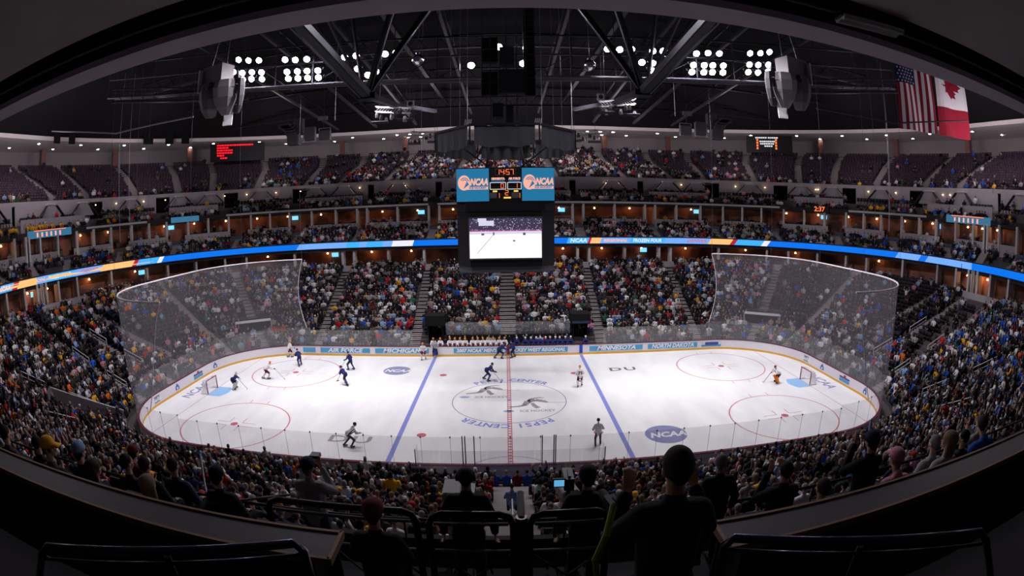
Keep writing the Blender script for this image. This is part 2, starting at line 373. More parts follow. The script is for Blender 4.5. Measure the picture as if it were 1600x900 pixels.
ad(-20.49, -14.75, 'AIR FORCE', 'blue board advert reading AIR FORCE on the far boards')
ad(-14.17, -8.32, 'MICHIGAN', 'blue board advert reading MICHIGAN on the far boards')
ad(-5.68, 6.21, "2007 NCAA' MEN'S ICE HOCKEY WEST REGIONAL", 'long blue board advert naming the regional across the benches', tw=11.4, size=.5)
ad(8.52, 14.33, 'MINNESOTA', 'blue board advert reading MINNESOTA on the far boards')
ad(14.91, 20.69, 'NORTH DAKOTA', 'blue board advert reading NORTH DAKOTA on the far boards', tw=4.9)
t = tag(empty('advertising_panel', (23.5, 12.93, .62)), 'blue and white web address advert furthest right on the far boards', 'board advert', 'adverts on the far boards')
# this one follows the start of the corner
def onboard(x0, u_, zc):
    def f(a, b2, d):
        n = inward(u_, 12.95); cx, cy = P(u_, 12.93); return (cx+n[1][0]*a+math.cos(n[0])*d, cy+n[1][1]*a+math.sin(n[0])*d, zc+b2)
    return f
t.location = (0, 0, 0)
def boardstrip(name, parent, u0, u1, z0, z1, m, off=.02):
    b = MB(); band(b, u0, u1, [(12.95-off, z0), (12.95-off, z1)], per=24); return b.build(name, m, parent)
boardstrip('panel', t, .965, 1.12, .33, .55, panel_blue, .018); boardstrip('panel', t, .965, 1.12, .72, .93, mat('panel_pale', (215, 225, 235), .5), .018); boardstrip('badge', t, .985, 1.095, .50, .84, mat('badge_navy', (70, 80, 150), .5), .024)
text_obj('lettering', 'NCAAsports.com', .34, txt_white, onboard(0, 1.04, .68), t, bold=.012, width=1.9)
t2 = 0
for nm, u_, kindp in (('left end, nearest the far corner', -1.89, 'tri'), ('left end, behind the goal', -2.21, 'bar'), ('left end, below the goal', -2.66, 'tri'), ('left end, nearest the camera', -3.04, 'txt'),
                      ('right end, nearest the far corner', 1.95, 'txt'), ('right end, beside the goal', 2.28, 'tri'), ('right end, behind the goal', 2.74, 'bar'), ('right end, nearest the camera', 3.09, 'tri')):
    if kindp == 'tri':
        e = tag(empty('board_emblem'), f'small blue shield emblem on the white boards, {nm}', 'board emblem', 'emblems on the end boards')
        f = onboard(0, u_, .62); b = MB(); b.add([f(-.34, -.26, .02), f(.34, -.26, .02), f(.3, .02, .02), (f(0, .36, .02)), f(-.3, .02, .02)], [(0, 1, 2, 3, 4)]); b.build('shield', mat('emblem_blue', (62, 110, 180), .5), e)
        b = MB(); b.add([f(-.12, -.2, .03), f(.12, -.2, .03), f(.12, .0, .03), f(-.12, .0, .03)], [(0, 1, 2, 3)]); b.build('shield_mark', txt_white, e)
    elif kindp == 'bar':
        e = tag(empty('advertising_panel'), f'small blue two-part advert on the white boards, {nm}', 'board advert', 'adverts on the end boards')
        f = onboard(0, u_, .6)
        for a0, a1, z0, z1, m_ in ((-.85, .85, -.28, -.02, panel_blue), (-.85, .85, .04, .2, mat('panel_navy', (60, 90, 150), .5)), (-.18, .22, .08, .38, mat('panel_red', (165, 60, 75), .5))):
            b = MB(); b.add([f(a0, z0, .02+.004*(m_ is not panel_blue)), f(a1, z0, .02), f(a1, z1, .02), f(a0, z1, .02)], [(0, 1, 2, 3)]); b.build('panel', m_, e)
    else:
        e = tag(empty('advertising_panel'), f'small white sign with blue lettering on the boards, {nm}', 'board advert', 'adverts on the end boards')
        f = onboard(0, u_, .62); m_ = mat('panel_steel', (120, 140, 170), .5); b = MB(); b.add([f(-1., -.3, .015), f(1., -.3, .015), f(1., .3, .015), f(-1., .3, .015)], [(0, 1, 2, 3)]); b.build('panel', m_, e)
        text_obj('lettering', 'GeoRad', .5, txt_white, lambda a, b2, d, f=f: f(a, b2-.02, .03), e, bold=.02, shear=.2, width=1.5)
# netting behind both goals
net_m = clear_mat('net_mesh', .085, (235, 228, 236), .0, .5)
rope = mat('net_rope', (235, 228, 235), .6)
for s, nm in ((-1, 'left'), (1, 'right')):
    t = thing('safety_net', f'tall curved see-through netting above the glass at the {nm} end', 'safety net')
    NU = 46
    rows = []
    for k in range(9):
        q = k/8; z = 3.05+(10.55-3.05)*q; sag = .55*math.sin(PI*q)
        rows.append([P(s*(1.0+(3.82+.2*q**.8-1.0)*j/NU), 13.1, z) for j in range(NU+1)])
    # ends draw in between their top and bottom ropes
    for k in range(9):
        q = k/8; d = .7*math.sin(PI*q)*s
        r = list(rows[k])
        for j, wgt in ((0, 1), (1, .7), (2, .4)):
            x, y, z = r[j]; r[j] = (x+d*wgt, y, z)
        rows[k] = r
    mb = MB(); mb.grid(rows); mb.build('net', net_m, t)
    mb = MB(); mb.tube([Vector(p) for p in rows[-1]], .07, 6); mb.build('top_rope', rope, t)
    for j in (0, -1):
        mb = MB(); mb.tube([Vector(r[j]) for r in rows], .03, 5); mb.build('side_rope', rope, t)
    # hoist lines up to the roof
    for u in (1.0, 1.5, 2.0, 3.0, 3.5, 4.0):
        x, y = P(s*u, 13.1); mb = MB(); mb.tube([(x, y, 10.6), (x, y, 36)], .012, 4); mb.build('hoist_line', steel, t)

# ------------------------------------------------------------------ lower bowl
AISLES = [0, .46, .97, 1.35, 1.61, 1.93, 2.5, 3.07, 3.39, 3.65, 4.03, 4.54, 5]
ROWS = [(14.3+16.0*k/22, .5+6.7*(k/21)**1.06) for k in range(22)]    # front of each tread, floor height
TD = 16.0/22
mb = MB(); prof = [(13.16, -.02), (14.3, 0)]
for b, z in ROWS: prof += [(b, z), (b+TD, z)]
band(mb, -5, 5, prof, per=24); tag(mb.build('terrace_lower', riser), kind='structure')
mb = MB()
for sgn in (-1, 1):
    for a in AISLES:
        if a in (0, 5) and sgn < 0: continue
        for k, (b, z) in enumerate(ROWS):
            for h in (0, 1):
                bb = b+TD*h*.5+TD*.25; zz = z+(.0 if h == 0 else (.16 if k < 21 else 0)); ang, tn = inward(sgn*a, bb); x, y = P(sgn*a, bb)
                mb.box((x, y, zz-.08), (TD*.5*(1.35 if abs(a-2.5) < 1 else 1.0), 1.15 if a not in (0, 5) else 1.9, .2), ang)
tag(mb.build('stairs_lower', concrete_dk), kind='structure')

# ------------------------------------------------------------------ lower suites, ribbon, club tier, upper suites, front rows, upper bowl
UE = 3.45
mb = MB(); band(mb, -UE, UE, [(30.3, 6.9), (30.3, 7.95), (30.5, 7.95), (30.5, 7.2), (34.0, 7.2)], per=24); tag(mb.build('wall_lower_suites', wallgrey), kind='structure')
mb = MB(); band(mb, -UE, UE, [(31.4, 9.95), (31.05, 9.95), (31.05, 10.5), (34.0, 10.3)], per=24); tag(mb.build('ceiling_lower_suites', mat('suite_soffit', (52, 46, 48), .9)), kind='structure')
suitewall = bpy.data.materials.new('suite_interior'); suitewall.use_nodes = True; nt = suitewall.node_tree; bs = nt.nodes['Principled BSDF']; bs.inputs['Roughness'].default_value = .8
tc = nt.nodes.new('ShaderNodeTexCoord'); nz = nt.nodes.new('ShaderNodeTexNoise'); nz.inputs['Scale'].default_value = .35; cr = nt.nodes.new('ShaderNodeValToRGB'); e = cr.color_ramp.elements
e[0].position = .38; e[0].color = (*srgb((70, 42, 38)), 1); e[1].position = .62; e[1].color = (*srgb((170, 110, 82)), 1)
nt.links.new(tc.outputs['Object'], nz.inputs[0]); nt.links.new(nz.outputs[0], cr.inputs[0]); nt.links.new(cr.outputs[0], bs.inputs['Base Color'])
mb = MB(); band(mb, -UE, UE, [(34.0, 7.2), (34.0, 10.4)], per=24); tag(mb.build('wall_lower_suite_back', suitewall), kind='structure')
mb = MB(); band(mb, -UE, UE, [(39.6, 12.9), (39.6, 15.9)], per=24); tag(mb.build('wall_upper_suite_back', suitewall), kind='structure')
# club tier
C2 = [(31.3+.86*k, 10.35+.37*k) for k in range(6)]; TD2 = .86
mb = MB(); prof = [(31.05, 10.5), (31.05, 11.35), (31.2, 11.35), (31.2, 10.35)]
for b, z in C2: prof += [(b, z), (b+TD2, z)]
band(mb, -UE, UE, prof, per=24); tag(mb.build('terrace_club', riser), kind='structure')
A2 = [.465, .95, 1.17, 1.36, 1.56, 1.745, 1.935, 2.5, 3.06, 3.25]
mb = MB()
for s in (-1, 1):
    for a in A2+([0] if s > 0 else []):
        for k, (b, z) in enumerate(C2):
            for h in (0, 1):
                bb = b+TD2*(.25+.5*h); ang, tn = inward(s*a, bb); x, y = P(s*a, bb); mb.box((x, y, z-.08+.185*h), (TD2*.52, 1.3, .2), ang)
tag(mb.build('stairs_club', concrete_dk), kind='structure')
mb = MB()
pts2 = sorted([-a for a in A2]+[0]+A2)
for a0, a1 in zip([-UE]+pts2, pts2+[UE]):
    da = .7/33 if True else 0
    w0 = .028; band(mb, a0+w0, a1-w0, [(36.45, 12.3), (36.45, 13.72), (36.65, 13.72), (36.65, 12.9)], per=24, close=True)
tag(mb.build('wall_upper_suites', wallgrey), kind='structure')
mb = MB(); band(mb, -UE, UE, [(36.45, 12.75), (36.65, 12.9), (39.6, 12.9)], per=24); tag(mb.build('floor_upper_suites', riser), kind='structure')
mb = MB(); band(mb, -UE, UE, [(37.2, 15.72), (36.9, 15.72), (36.9, 16.35), (37.0, 16.35), (37.0, 15.6), (39.6, 15.5)], per=24); tag(mb.build('ceiling_upper_suites', mat('suite_soffit')), kind='structure')
mb = MB()
for u0, u1 in ((-1.86, -1.655), (-1.4, -.5), (-.44, -.2), (.25, 1.5-.12), (1.6, 1.86)): band(mb, u0, u1, [(36.88, 16.0), (36.8, 16.0), (36.8, 16.28), (36.88, 16.28)], per=24, close=True)
tag(mb.build('trim_1', ledge), kind='structure')
# suite partitions
mb = MB()
part_u2 = []
for i in range(len(pts2)-1):
    a0, a1 = pts2[i], pts2[i+1]
    part_u2 += [a0+.035, (a0+a1)/2, a1-.035]
for s in part_u2:
    ang, tn = inward(s, 37.2); x, y = P(s, 37.2); mb.box((x, y, 14.4), (.9, .3, 3.0), ang)
for a in AISLES:
    for s in ((-1, 1) if a else (1,)):
        if a > 3.2: continue
        i = AISLES.index(a); nx = AISLES[i+1]
        for q in (a+.035, (a+nx)/2, nx-.035):
            ang, tn = inward(s*q, 31.8); x, y = P(s*q, 31.8); mb.box((x, y, 8.8), (1.0, .32, 3.2), ang)
tag(mb.build('wall_suite_partitions', ledge), kind='structure')
# front rows above the upper suites, parapet, concourse wall with doorways
C3 = [(37.1, 15.95), (37.95, 16.3)]
mb = MB(); band(mb, -UE, UE, [(37.0, 15.95), (37.95, 15.95), (37.95, 16.3), (38.9, 16.3), (38.9, 17.3), (41.5, 17.3)], per=24); tag(mb.build('terrace_front', riser), kind='structure')
mb = MB()
VD = [.46, .945, 1.195, 1.405, 1.62, 1.84, 2.56, 3.2]
vd = sorted([-a for a in VD]+VD)
for k_, (a0, a1) in enumerate(zip([-UE]+vd, vd+[UE])):
    m_ = (a0+a1)/2
    if k_ % 2 == 0: band(mb, a0+.03, a1-.03, [(38.85, 16.3), (38.85, 17.95), (39.0, 17.95), (39.0, 17.3)], per=24, close=True)
tag(mb.build('wall_parapet', wallgrey), kind='structure')
mb = MB()
for a0, a1 in zip([-UE]+vd, vd+[UE]):
    band(mb, a0+.022, a1-.022, [(41.5, 16.3), (41.5, 20.2), (41.75, 20.2), (41.75, 16.3)], per=24, close=True)
for a in vd: band(mb, a-.022, a+.022, [(41.5, 19.7), (41.5, 20.2), (41.75, 20.2), (41.75, 19.7)], per=24, close=True)
# angular landings under each upper stair
LD = [.735, 1.055, 1.145, 1.31, 1.468, 1.565, 1.725, 1.885, 2.0, 2.9, 3.1]
for s in (-1, 1):
    for a in LD+([.1] if s > 0 else []):
        ang, tn = inward(s*a, 41.1); x, y = P(s*a, 41.1); nx, ny = math.cos(ang), math.sin(ang)
        f = lambda t_, d_, z_: (x+tn[0]*t_+nx*d_, y+tn[1]*t_+ny*d_, z_)
        mb.add([f(-1.9, .45, 17.9), f(1.9, .45, 17.9), f(.7, .45, 19.6), f(-.7, .45, 19.6), f(-1.9, -.4, 17.9), f(1.9, -.4, 17.9), f(.7, -.4, 19.6), f(-.7, -.4, 19.6)],
               [(0, 1, 2, 3), (4, 7, 6, 5), (3, 2, 6, 7), (0, 3, 7, 4), (1, 5, 6, 2), (0, 4, 5, 1)])
        for q_ in (-1, 1): mb.bar(f(q_*.95, .5, 19.5), f(q_*2.75, .5, 17.75), .5, .12, 2)  # dark bars for the stairs down both flanks of the landing
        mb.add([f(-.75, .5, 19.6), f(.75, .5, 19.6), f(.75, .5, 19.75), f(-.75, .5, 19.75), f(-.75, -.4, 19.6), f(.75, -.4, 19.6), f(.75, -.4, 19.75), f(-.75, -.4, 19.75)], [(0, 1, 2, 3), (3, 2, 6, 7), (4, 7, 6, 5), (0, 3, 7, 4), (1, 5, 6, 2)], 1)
tag(mb.build('wall_upper_concourse', [wallgrey, ledge, mat('stair_dark', (52, 48, 54), .9)]), kind='structure')
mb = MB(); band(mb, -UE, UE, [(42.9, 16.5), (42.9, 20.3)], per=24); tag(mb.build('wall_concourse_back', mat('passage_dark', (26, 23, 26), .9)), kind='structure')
C4 = [(42.4+.88*k, 19.6+.4*k) for k in range(16)]; TD4 = .88
mb = MB(); prof = [(41.75, 20.2), (41.9, 20.2), (41.9, 19.6)]
for b, z in C4: prof += [(b, z), (b+TD4, z)]
prof += [(56.6, 26.0), (65, 26.0)]
band(mb, -UE, UE, prof, per=24); tag(mb.build('terrace_upper', riser), kind='structure')
A4 = [.35, .85, 1.08, 1.185, 1.335, 1.475, 1.582, 1.72, 1.88, 2.0, 2.9, 3.05]
mb = MB()
for s in (-1, 1):
    for a in A4:
        for k, (b, z) in enumerate(C4):
            for h in (0, 1):
                bb = b+TD4*(.25+.5*h); ang, tn = inward(s*a, bb); x, y = P(s*a, bb); mb.box((x, y, z-.08+.2*h), (TD4*.53, 1.35, .2), ang)
tag(mb.build('stairs_upper', concrete_dk), kind='structure')
mb = MB(); band(mb, -UE, UE, [(62, 26), (62, 29.5)], per=24); tag(mb.build('wall_upper_back', mat('back_wall', (150, 142, 146), .9)), kind='structure')
mb = MB(); band(mb, -UE, UE, [(66, 29.5), (52, 29.5), (52, 30.1), (52.5, 30.1)], per=24); tag(mb.build('ceiling_rim', mat('rim_plaster', (236, 226, 226), .9, var=.05, scale=.3)), kind='structure')
mb = MB(); band(mb, -UE, UE, [(52.3, 30.1), (50, 31.5), (30, 37.5), (14, 40), (12.96, 40)], per=10); mb.prism(rink_ring(13.0, 8)[::-1], 40, 40.2)
tag(mb.build('ceiling', roofblack), kind='structure')
brick = bpy.data.materials.new('brick_column'); brick.use_nodes = True; nt = brick.node_tree; bk = nt.nodes.new('ShaderNodeTexBrick'); bk.inputs['Scale'].default_value = 3
bk.inputs['Color1'].default_value = (*srgb((120, 66, 50)), 1); bk.inputs['Color2'].default_value = (*srgb((96, 50, 40)), 1); bk.inputs['Mortar'].default_value = (*srgb((110, 90, 84)), 1)
tc = nt.nodes.new('ShaderNodeTexCoord'); nt.links.new(tc.outputs['Object'], bk.inputs[0]); nt.links.new(bk.outputs[0], nt.nodes['Principled BSDF'].inputs[0])
names_c = ['first', 'second', 'third', 'fourth', 'fifth']
for s in (-1, 1):
    for j, a in enumerate((1.9, 1.71, 1.52, 1.142, .955)):
        x, y = P(s*a, 59.5); ang, _ = inward(s*a, 59.5)
        b = MB(); b.box((0, 0, 0), (.9, 1.0, 3.5)); b.box((0, 0, -1.7), (1.1, 1.2, .15)); o = b.build('brick_column', brick); o.location = (x, y, 27.75); o.rotation_euler.z = ang
        tag(o, f"brown brick column under the rim ceiling, {names_c[j]} from the {'left' if s < 0 else 'right'} side", 'column', 'brick columns behind the upper seats')
        o['kind'] = 'structure'; del o['category']; o.name = 'column'
# downlights in the rim ceiling
dl = emis('downlight_glow', (255, 250, 245), 40.0)
proto = None; k = 0
for s in (-1, 1):
    for j in range(11):
        for rr, bb in enumerate((54.5, 58.5)):
            u_ = s*(.75+j*.12+(.05 if rr else 0)); x, y = P(u_, bb)
            if proto is None:
                proto = empty('downlight'); MB().lathe([(.3, 0), (.3, .05), (.22, .05), (.2, 0)], n=12).build('rim', ledge, proto); MB().lathe([(.22, -.03), (.2, .04)], n=12).build('bulb', dl, proto); o = proto
            else: o = copy_tree(proto)
            o.location = (x, y, 29.44)
            tag(o, f"round rim downlight, {['first','second','third','fourth','fifth','sixth','seventh','eighth','ninth','tenth','eleventh'][j]} {'left' if s < 0 else 'right'} of the scoreboard, {'back' if rr else 'front'} line", 'downlight', 'downlights in the rim ceiling')
# near side: rows run on up to a low balcony, its desk level and the ceiling over the camera
# ------------------------------------------------------------------ near balcony, desks, rails, and the slab over the camera
dkwall = mat('dark_panel', (38, 36, 40), .7); wood = mat('wood_edge', (150, 118, 92), .5, var=.1); deskm = mat('desk_laminate', (92, 88, 96), .45, var=.04)
mb = MB(); mb.box((0, -35.0, 7.9), (60, .0, .0)) if False else None
prof = [(-30.35, 6.9), (-30.35, 7.9), (-30.5, 7.9), (-30.5, 6.6), (-33.3, 6.6), (-33.3, 10.85), (-33.4, 10.85), (-33.4, 10.6), (-34.65, 10.6), (-34.65, 11.15), (-35.7, 11.15), (-35.7, 11.75), (-36.8, 11.75), (-36.8, 12.28), (-46, 12.28)]
mb.grid([[(x, y, z) for x in (-34, 34)] for y, z in prof]); tag(mb.build('floor_near_balcony', mat('balcony_concrete', (60, 57, 60), .9, var=.1, scale=2)), kind='structure')
mb = MB(); mb.box((0, -46, 16), (68, .3, 12)); tag(mb.build('wall_behind_camera', dkwall), kind='structure')
slab = mat('slab_concrete', (172, 162, 162), .95, var=.18, scale=.7, bump=.15)
mb = MB(); mb.box((0, -40.0, 18.2), (80, 12.0, .4)); tag(mb.build('ceiling_over_camera', slab), kind='structure')
mb = MB(); mb.box((0, -32.5, 18.75), (80, .58, 1.25)); tag(mb.build('ceiling_black_fascia', mat('recess_black', (6, 6, 7), .9)), kind='structure')
mb = MB(); mb.box((0, -32.5, 18.06), (80, .6, .12)); tag(mb.build('beam_over_balcony', mat('beam_grey', (218, 206, 216), .85, var=.05, scale=.6)), kind='structure')
mb = MB(); mb.box((0, -33.4, 19.2), (80, 1.25, .3)); tag(mb.build('ceiling_recess', mat('recess_black', (6, 6, 7), .9)), kind='structure')
t = thing('conduit_pipe', 'thin grey pipe running along the black recess over the seats', 'pipe')
mb = MB(); mb.tube([(-38, -33.35, 18.08), (38, -33.35, 18.08)], .022, 8); mb.build('pipe', steel, t)
for x in range(-36, 37, 4):
    mb = MB(); mb.box((x+.7, -33.35, 18.58), (.04, .06, 1.0)); mb.build('pipe_hanger', darksteel, t)
t = thing('strip_light', 'unlit strip light fitting with pale rounded frame on the recess', 'light fitting', (4.95, -33.7, 17.86), R(-6))
b = MB()
b.tube([(-.55*(1 if a in (0, 3) else 1)*sx_, sy_*.09, 0) for a, (sx_, sy_) in enumerate(((1, 1), (-1, 1), (-1, -1), (1, -1)))], .05, 8, closed=True); b.build('frame', white, t)
MB().box((0, 0, .05), (1.2, .22, .09)).build('body', darksteel, t); MB().tube([(-.5, 0, -.01), (.5, 0, -.01)], .03, 8).build('lamp_tube', mat('unlit_tube', (190, 185, 190), .4), t)
MB().box((0, 0, .62), (.1, .1, 1.15)).build('bracket', darksteel, t)
for s, nm, x0, x1 in ((-1, 'left', -1.46, -10.5), (1, 'right', 1.61, 10.5)):
    t = thing('press_desk', f'long grey press desk with wooden edges along the balcony, {nm} of the aisle', 'desk')
    xm, w_ = (x0+x1)/2, abs(x1-x0)
    MB().box((xm, -35.94, 12.575), (w_, .36, .05)).build('desktop', deskm, t)
    MB().box((xm, -35.75, 12.58), (w_, .03, .07)).build('front_edge', wood, t); MB().box((xm, -36.13, 12.58), (w_, .03, .07)).build('back_edge', wood, t)
    MB().box((x0-s*.0, -35.94, 12.58), (.035, .40, .07)).build('end_edge', wood, t)
    MB().box((xm, -35.8, 12.15), (w_-.1, .03, .79)).build('front_panel', dkwall, t)
    for q in (.02, .35, .68, .98): MB().box((x0+(x1-x0)*q, -35.94, 12.15), (.05, .32, .79)).build('leg', dkwall, t)
rail_m = mat('rail_black', (20, 20, 24), .35)
t = thing('balcony_rail', 'long low black rail along the front wall of the near balcony', 'guard rail'); MB().tube([(-16, -33.36, 11.15), (16, -33.36, 11.15)], .025, 8).build('top_bar', rail_m, t)
for x in range(-16, 17, 2): MB().tube([(x+.5, -33.36, 10.83), (x+.5, -33.36, 11.15)], .015, 6).build('post', rail_m, t)
rail_m = mat('rail_black', (20, 20, 24), .35)
def guard(name, x0, x1, y, zt, zb, label, rad=.04):
    t = thing(name, label, 'guard rail'); c = .14
    pts = [(x0, y, zb), (x0, y, zt-c), (x0+c*.3, y, zt-c*.3), (x0+c, y, zt), (x1-c, y, zt), (x1-c*.3, y, zt-c*.3), (x1, y, zt-c), (x1, y, zb)]
    MB().tube(pts, rad, 10).build('top_bar', rail_m, t, True)
    MB().tube([(x0, y, zb+.45), (x1, y, zb+.45)], rad*.45, 8).build('mid_bar', steel, t)
    MB().tube([(x0+.05, y, zt-.13), (x1-.05, y, zt-.13)], rad*.5, 8).build('upper_bar', mat('rail_grey', (96, 92, 98), .4), t)
    n = max(2, int((x1-x0)/.3))
    for i in range(n):
        a = x0+(x1-x0)*i/n; b_ = x0+(x1-x0)*(i+1)/n; MB().tube([(a, y, zb+.05), (b_, y, zb+.43)] if i % 2 else [(a, y, zb+.43), (b_, y, zb+.05)], rad*.3, 6).build('brace', rail_m, t)
guard('guard_rail', -2.78, -1.06, -34.62, 12.12, 11.15, 'black rounded guard rail at the balcony edge left of the centre post')
guard('guard_rail', -.93, -.05, -34.62, 12.10, 11.15, 'black rounded guard rail just left of the centre post')
guard('guard_rail', .12, .95, -34.62, 12.10, 11.15, 'black rounded guard rail just right of the centre post')
t = thing('stair_post', 'grey handrail post at the head of the centre stairs', 'handrail')
MB().tube([(.03, -34.7, 10.95), (.03, -34.7, 12.12)], .06, 10).build('post', rail_m, t)
MB().tube([(.03, -34.7, 12.1), (.03, -34.35, 12.2)], .04, 10).build('grip', mat('grip_grey', (150, 146, 150), .35), t)
for (yy, zz) in ((-20.5, 3.9), (-24.5, 5.4), (-28, 6.9)):
    t = thing('centre_handrail', f"thin pale handrail in the centre stairs, {'nearest the ice' if yy > -21 else 'halfway up' if yy > -25 else 'highest up'}", 'handrail', (0, yy, zz))
    MB().tube([(0, -1.0, -.55), (0, -1.0, .55), (0, 1.0, -.2+.1), (0, 1.0, -.95)], .025, 8).build('rail_bar', ledge, t); MB().tube([(0, 0, -.75), (0, 0, .22)], .022, 8).build('post', ledge, t)
for s, nm, A_, B_ in ((-1, 'left', (-1.04, -37.31), (-2.41, -37.91)), (1, 'right', (.90, -37.33), (2.28, -37.93))):
    t = thing('aisle_rail', f'dark polished double tube rail in the foreground {nm}', 'guard rail')
    a, b_ = Vector((*A_, 13.68)), Vector((*B_, 13.68)); d = (b_-a).normalized()
    MB().tube([a+Vector((0, 0, -1.4)), a+Vector((0, 0, -.05)), a+d*.04, b_-d*.05, b_+d*.02+Vector((0, 0, -.06)), b_+d*.5+Vector((0, 0, -.75))], .024, 12).build('top_tube', mat('rail_polish', (70, 66, 92), .2, metal=.7), t, True)
    MB().tube([a+Vector((0, 0, -.07)), b_+Vector((0, 0, -.08))], .011, 10).build('lower_tube', mat('rail_polish'), t, True)
    MB().tube([a+d*.7+Vector((0, 0, -1.4)), a+d*.7+Vector((0, 0, -.03))], .02, 8).build('post', rail_m, t)
# ------------------------------------------------------------------ roof steel
tsteel = mat('truss_steel', (74, 72, 82), .5, metal=.2); tdark = mat('truss_dark', (30, 29, 34), .5, metal=.2); tshine = mat('truss_bright', (190, 186, 196), .3, metal=.5)
for s, nm in ((-1, 'left'), (1, 'right')):
    t = thing('roof_truss', f'heavy dark roof truss with V-shaped struts at the {nm} of the rink', 'roof truss')
    N = Vector((s*11.0, 1.0, 24.7)); far = Vector((s*12.0, -11.5, 26.7)); 
    N2 = Vector((s*9.6, 5.0, 24.6)); N3 = Vector((s*7.6, 17, 26.2))
    MB().bar(far+(far-N)*.5, N, .6, .6).build('lower_chord', tdark, t)
    MB().bar(far+(far-N)*.5+Vector((-s*.36, 0, .0)), N+Vector((-s*.36, 0, 0)), .07, .5).build('chord_flange', tsteel, t)
    MB().bar(far+(far-N)*.5+Vector((s*.45, 0, .0)), N+Vector((s*.45, 0, 0)), .1, .7).build('chord_flange', tsteel, t)
    MB().bar(N, N2, .5, .45).build('lower_chord', tsteel, t); MB().bar(N2, N3, .4, .35).build('lower_chord', tsteel, t)
    MB().box(N+Vector((0, 0, -.1)), (1.5, 1.1, .5)).build('joint_plate', tdark, t)
    for tgt, wd in ((Vector((s*9.1, 0, 31.3)), .42), (Vector((s*6.1, 0, 31.4)), .42)):
        e_ = tgt+(tgt-N)*.25; MB().bar(N, e_, wd, wd).build('strut', tdark, t); o_ = Vector((-s*.27, -.2, 0)); MB().bar(N+o_, e_+o_, .07, .07).build('strut_edge', tshine, t)
    for tgt in (Vector((s*14.5, -4, 33)), Vector((s*13.4, 3, 33.5)), Vector((s*17.5, 4, 33.5))):
        MB().bar(N+Vector((s*.4, 0, .3)), tgt, .22, .22).build('web_member', tsteel, t)
    MB().bar((s*12, -14, 34.5), (s*9.5, 45, 33), .5, .5).build('upper_chord', tdark, t)
# joists running away from the camera and the cross purlins
ordn = ['first', 'second', 'third', 'fourth', 'fifth', 'sixth', 'seventh', 'eighth', 'ninth', 'tenth', 'eleventh', 'twelfth', 'thirteenth', 'fourteenth', 'fifteenth', 'sixteenth']
for j, x in enumerate((-31, -23.5, -16, -6, 6, 16, 23.5, 31)):
    t = thing('roof_joist', f'slim grey roof joist running to the far rim, {ordn[j]} from the left', 'roof joist', group='roof joists')
    z1 = 33.5 if abs(x) < 10 else 32.0
    MB().bar((x*1.05, -12, 35.6), (x*.93, 47, z1-2), .34, .34).build('chord', tsteel, t)
    MB().bar((x*1.05, -12, 37.4), (x*.93, 47, z1-.2), .2, .2).build('upper_chord', tdark, t)
    for q in range(9):
        a = Vector((x*1.05, -12, 35.6)).lerp(Vector((x*.93, 47, z1-2)), q/9); b_ = Vector((x*1.05, -12, 37.4)).lerp(Vector((x*.93, 47, z1-.2)), (q+.5)/9); c_ = Vector((x*1.05, -12, 35.6)).lerp(Vector((x*.93, 47, z1-2)), (q+1)/9)
        MB().bar(a, b_, .1).build('web', tdark, t); MB().bar(b_, c_, .1).build('web', tdark, t)
for j, (y, z) in enumerate(((-4, 34.5), (6, 34.4), (18, 34), (30, 33.2), (41, 31.5))):
    t = thing('roof_purlin', f'dark cross purlin spanning the roof, {ordn[j]} from the camera', 'roof purlin', group='roof purlins')
    MB().bar((-50, y, z), (50, y, z), .28, .28).build('chord', tsteel if j < 3 else tdark, t); MB().bar((-50, y, z+1.5), (50, y, z+1.5), .2, .2).build('upper_chord', tdark, t)
    b = MB()
    for q in range(40):
        x0 = -50+q*2.5; b.bar((x0, y, z+1.5), (x0+1.25, y, z), .07); b.bar((x0+1.25, y, z), (x0+2.5, y, z+1.5), .07)
    b.build('lattice', tdark, t)
# catwalk behind the flood lamps, rising to both sides
def cwz(x): return 27.0+.0019*x*x
t = thing('catwalk', 'long dark catwalk carrying the flood lamps across the roof', 'catwalk')
xs = [-46+4*i for i in range(24)]
for z0, r_, m_, nm in ((0, .16, tsteel, 'lower_beam'), (2.2, .09, tsteel, 'middle_beam'), (4.1, .09, tdark, 'upper_beam')):
    MB().tube([(x, 6.2, cwz(x)+z0) for x in xs], r_, 6).build(nm, m_, t)
MB().tube([(x, 7.6, cwz(x)+.1) for x in xs], .14, 6).build('rear_beam', tsteel, t)
b = MB(); b.grid([[(x, y, cwz(x)+.12) for x in xs] for y in (6.2, 7.6)]); b.build('walkway', tdark, t)
for i, x in enumerate(xs[:-1]):
    MB().bar((x, 6.2, cwz(x)), (x, 6.2, cwz(x)+4.2), .1).build('upright', tsteel, t); MB().bar((x, 6.2, cwz(x)+4.2), (x, 6.2, 34.5), .07).build('hanger', tsteel, t)
    MB().bar((x, 6.2, cwz(x)+.1), (x+4, 6.2, cwz(x+4)+2.1), .06).build('diagonal', tdark, t)
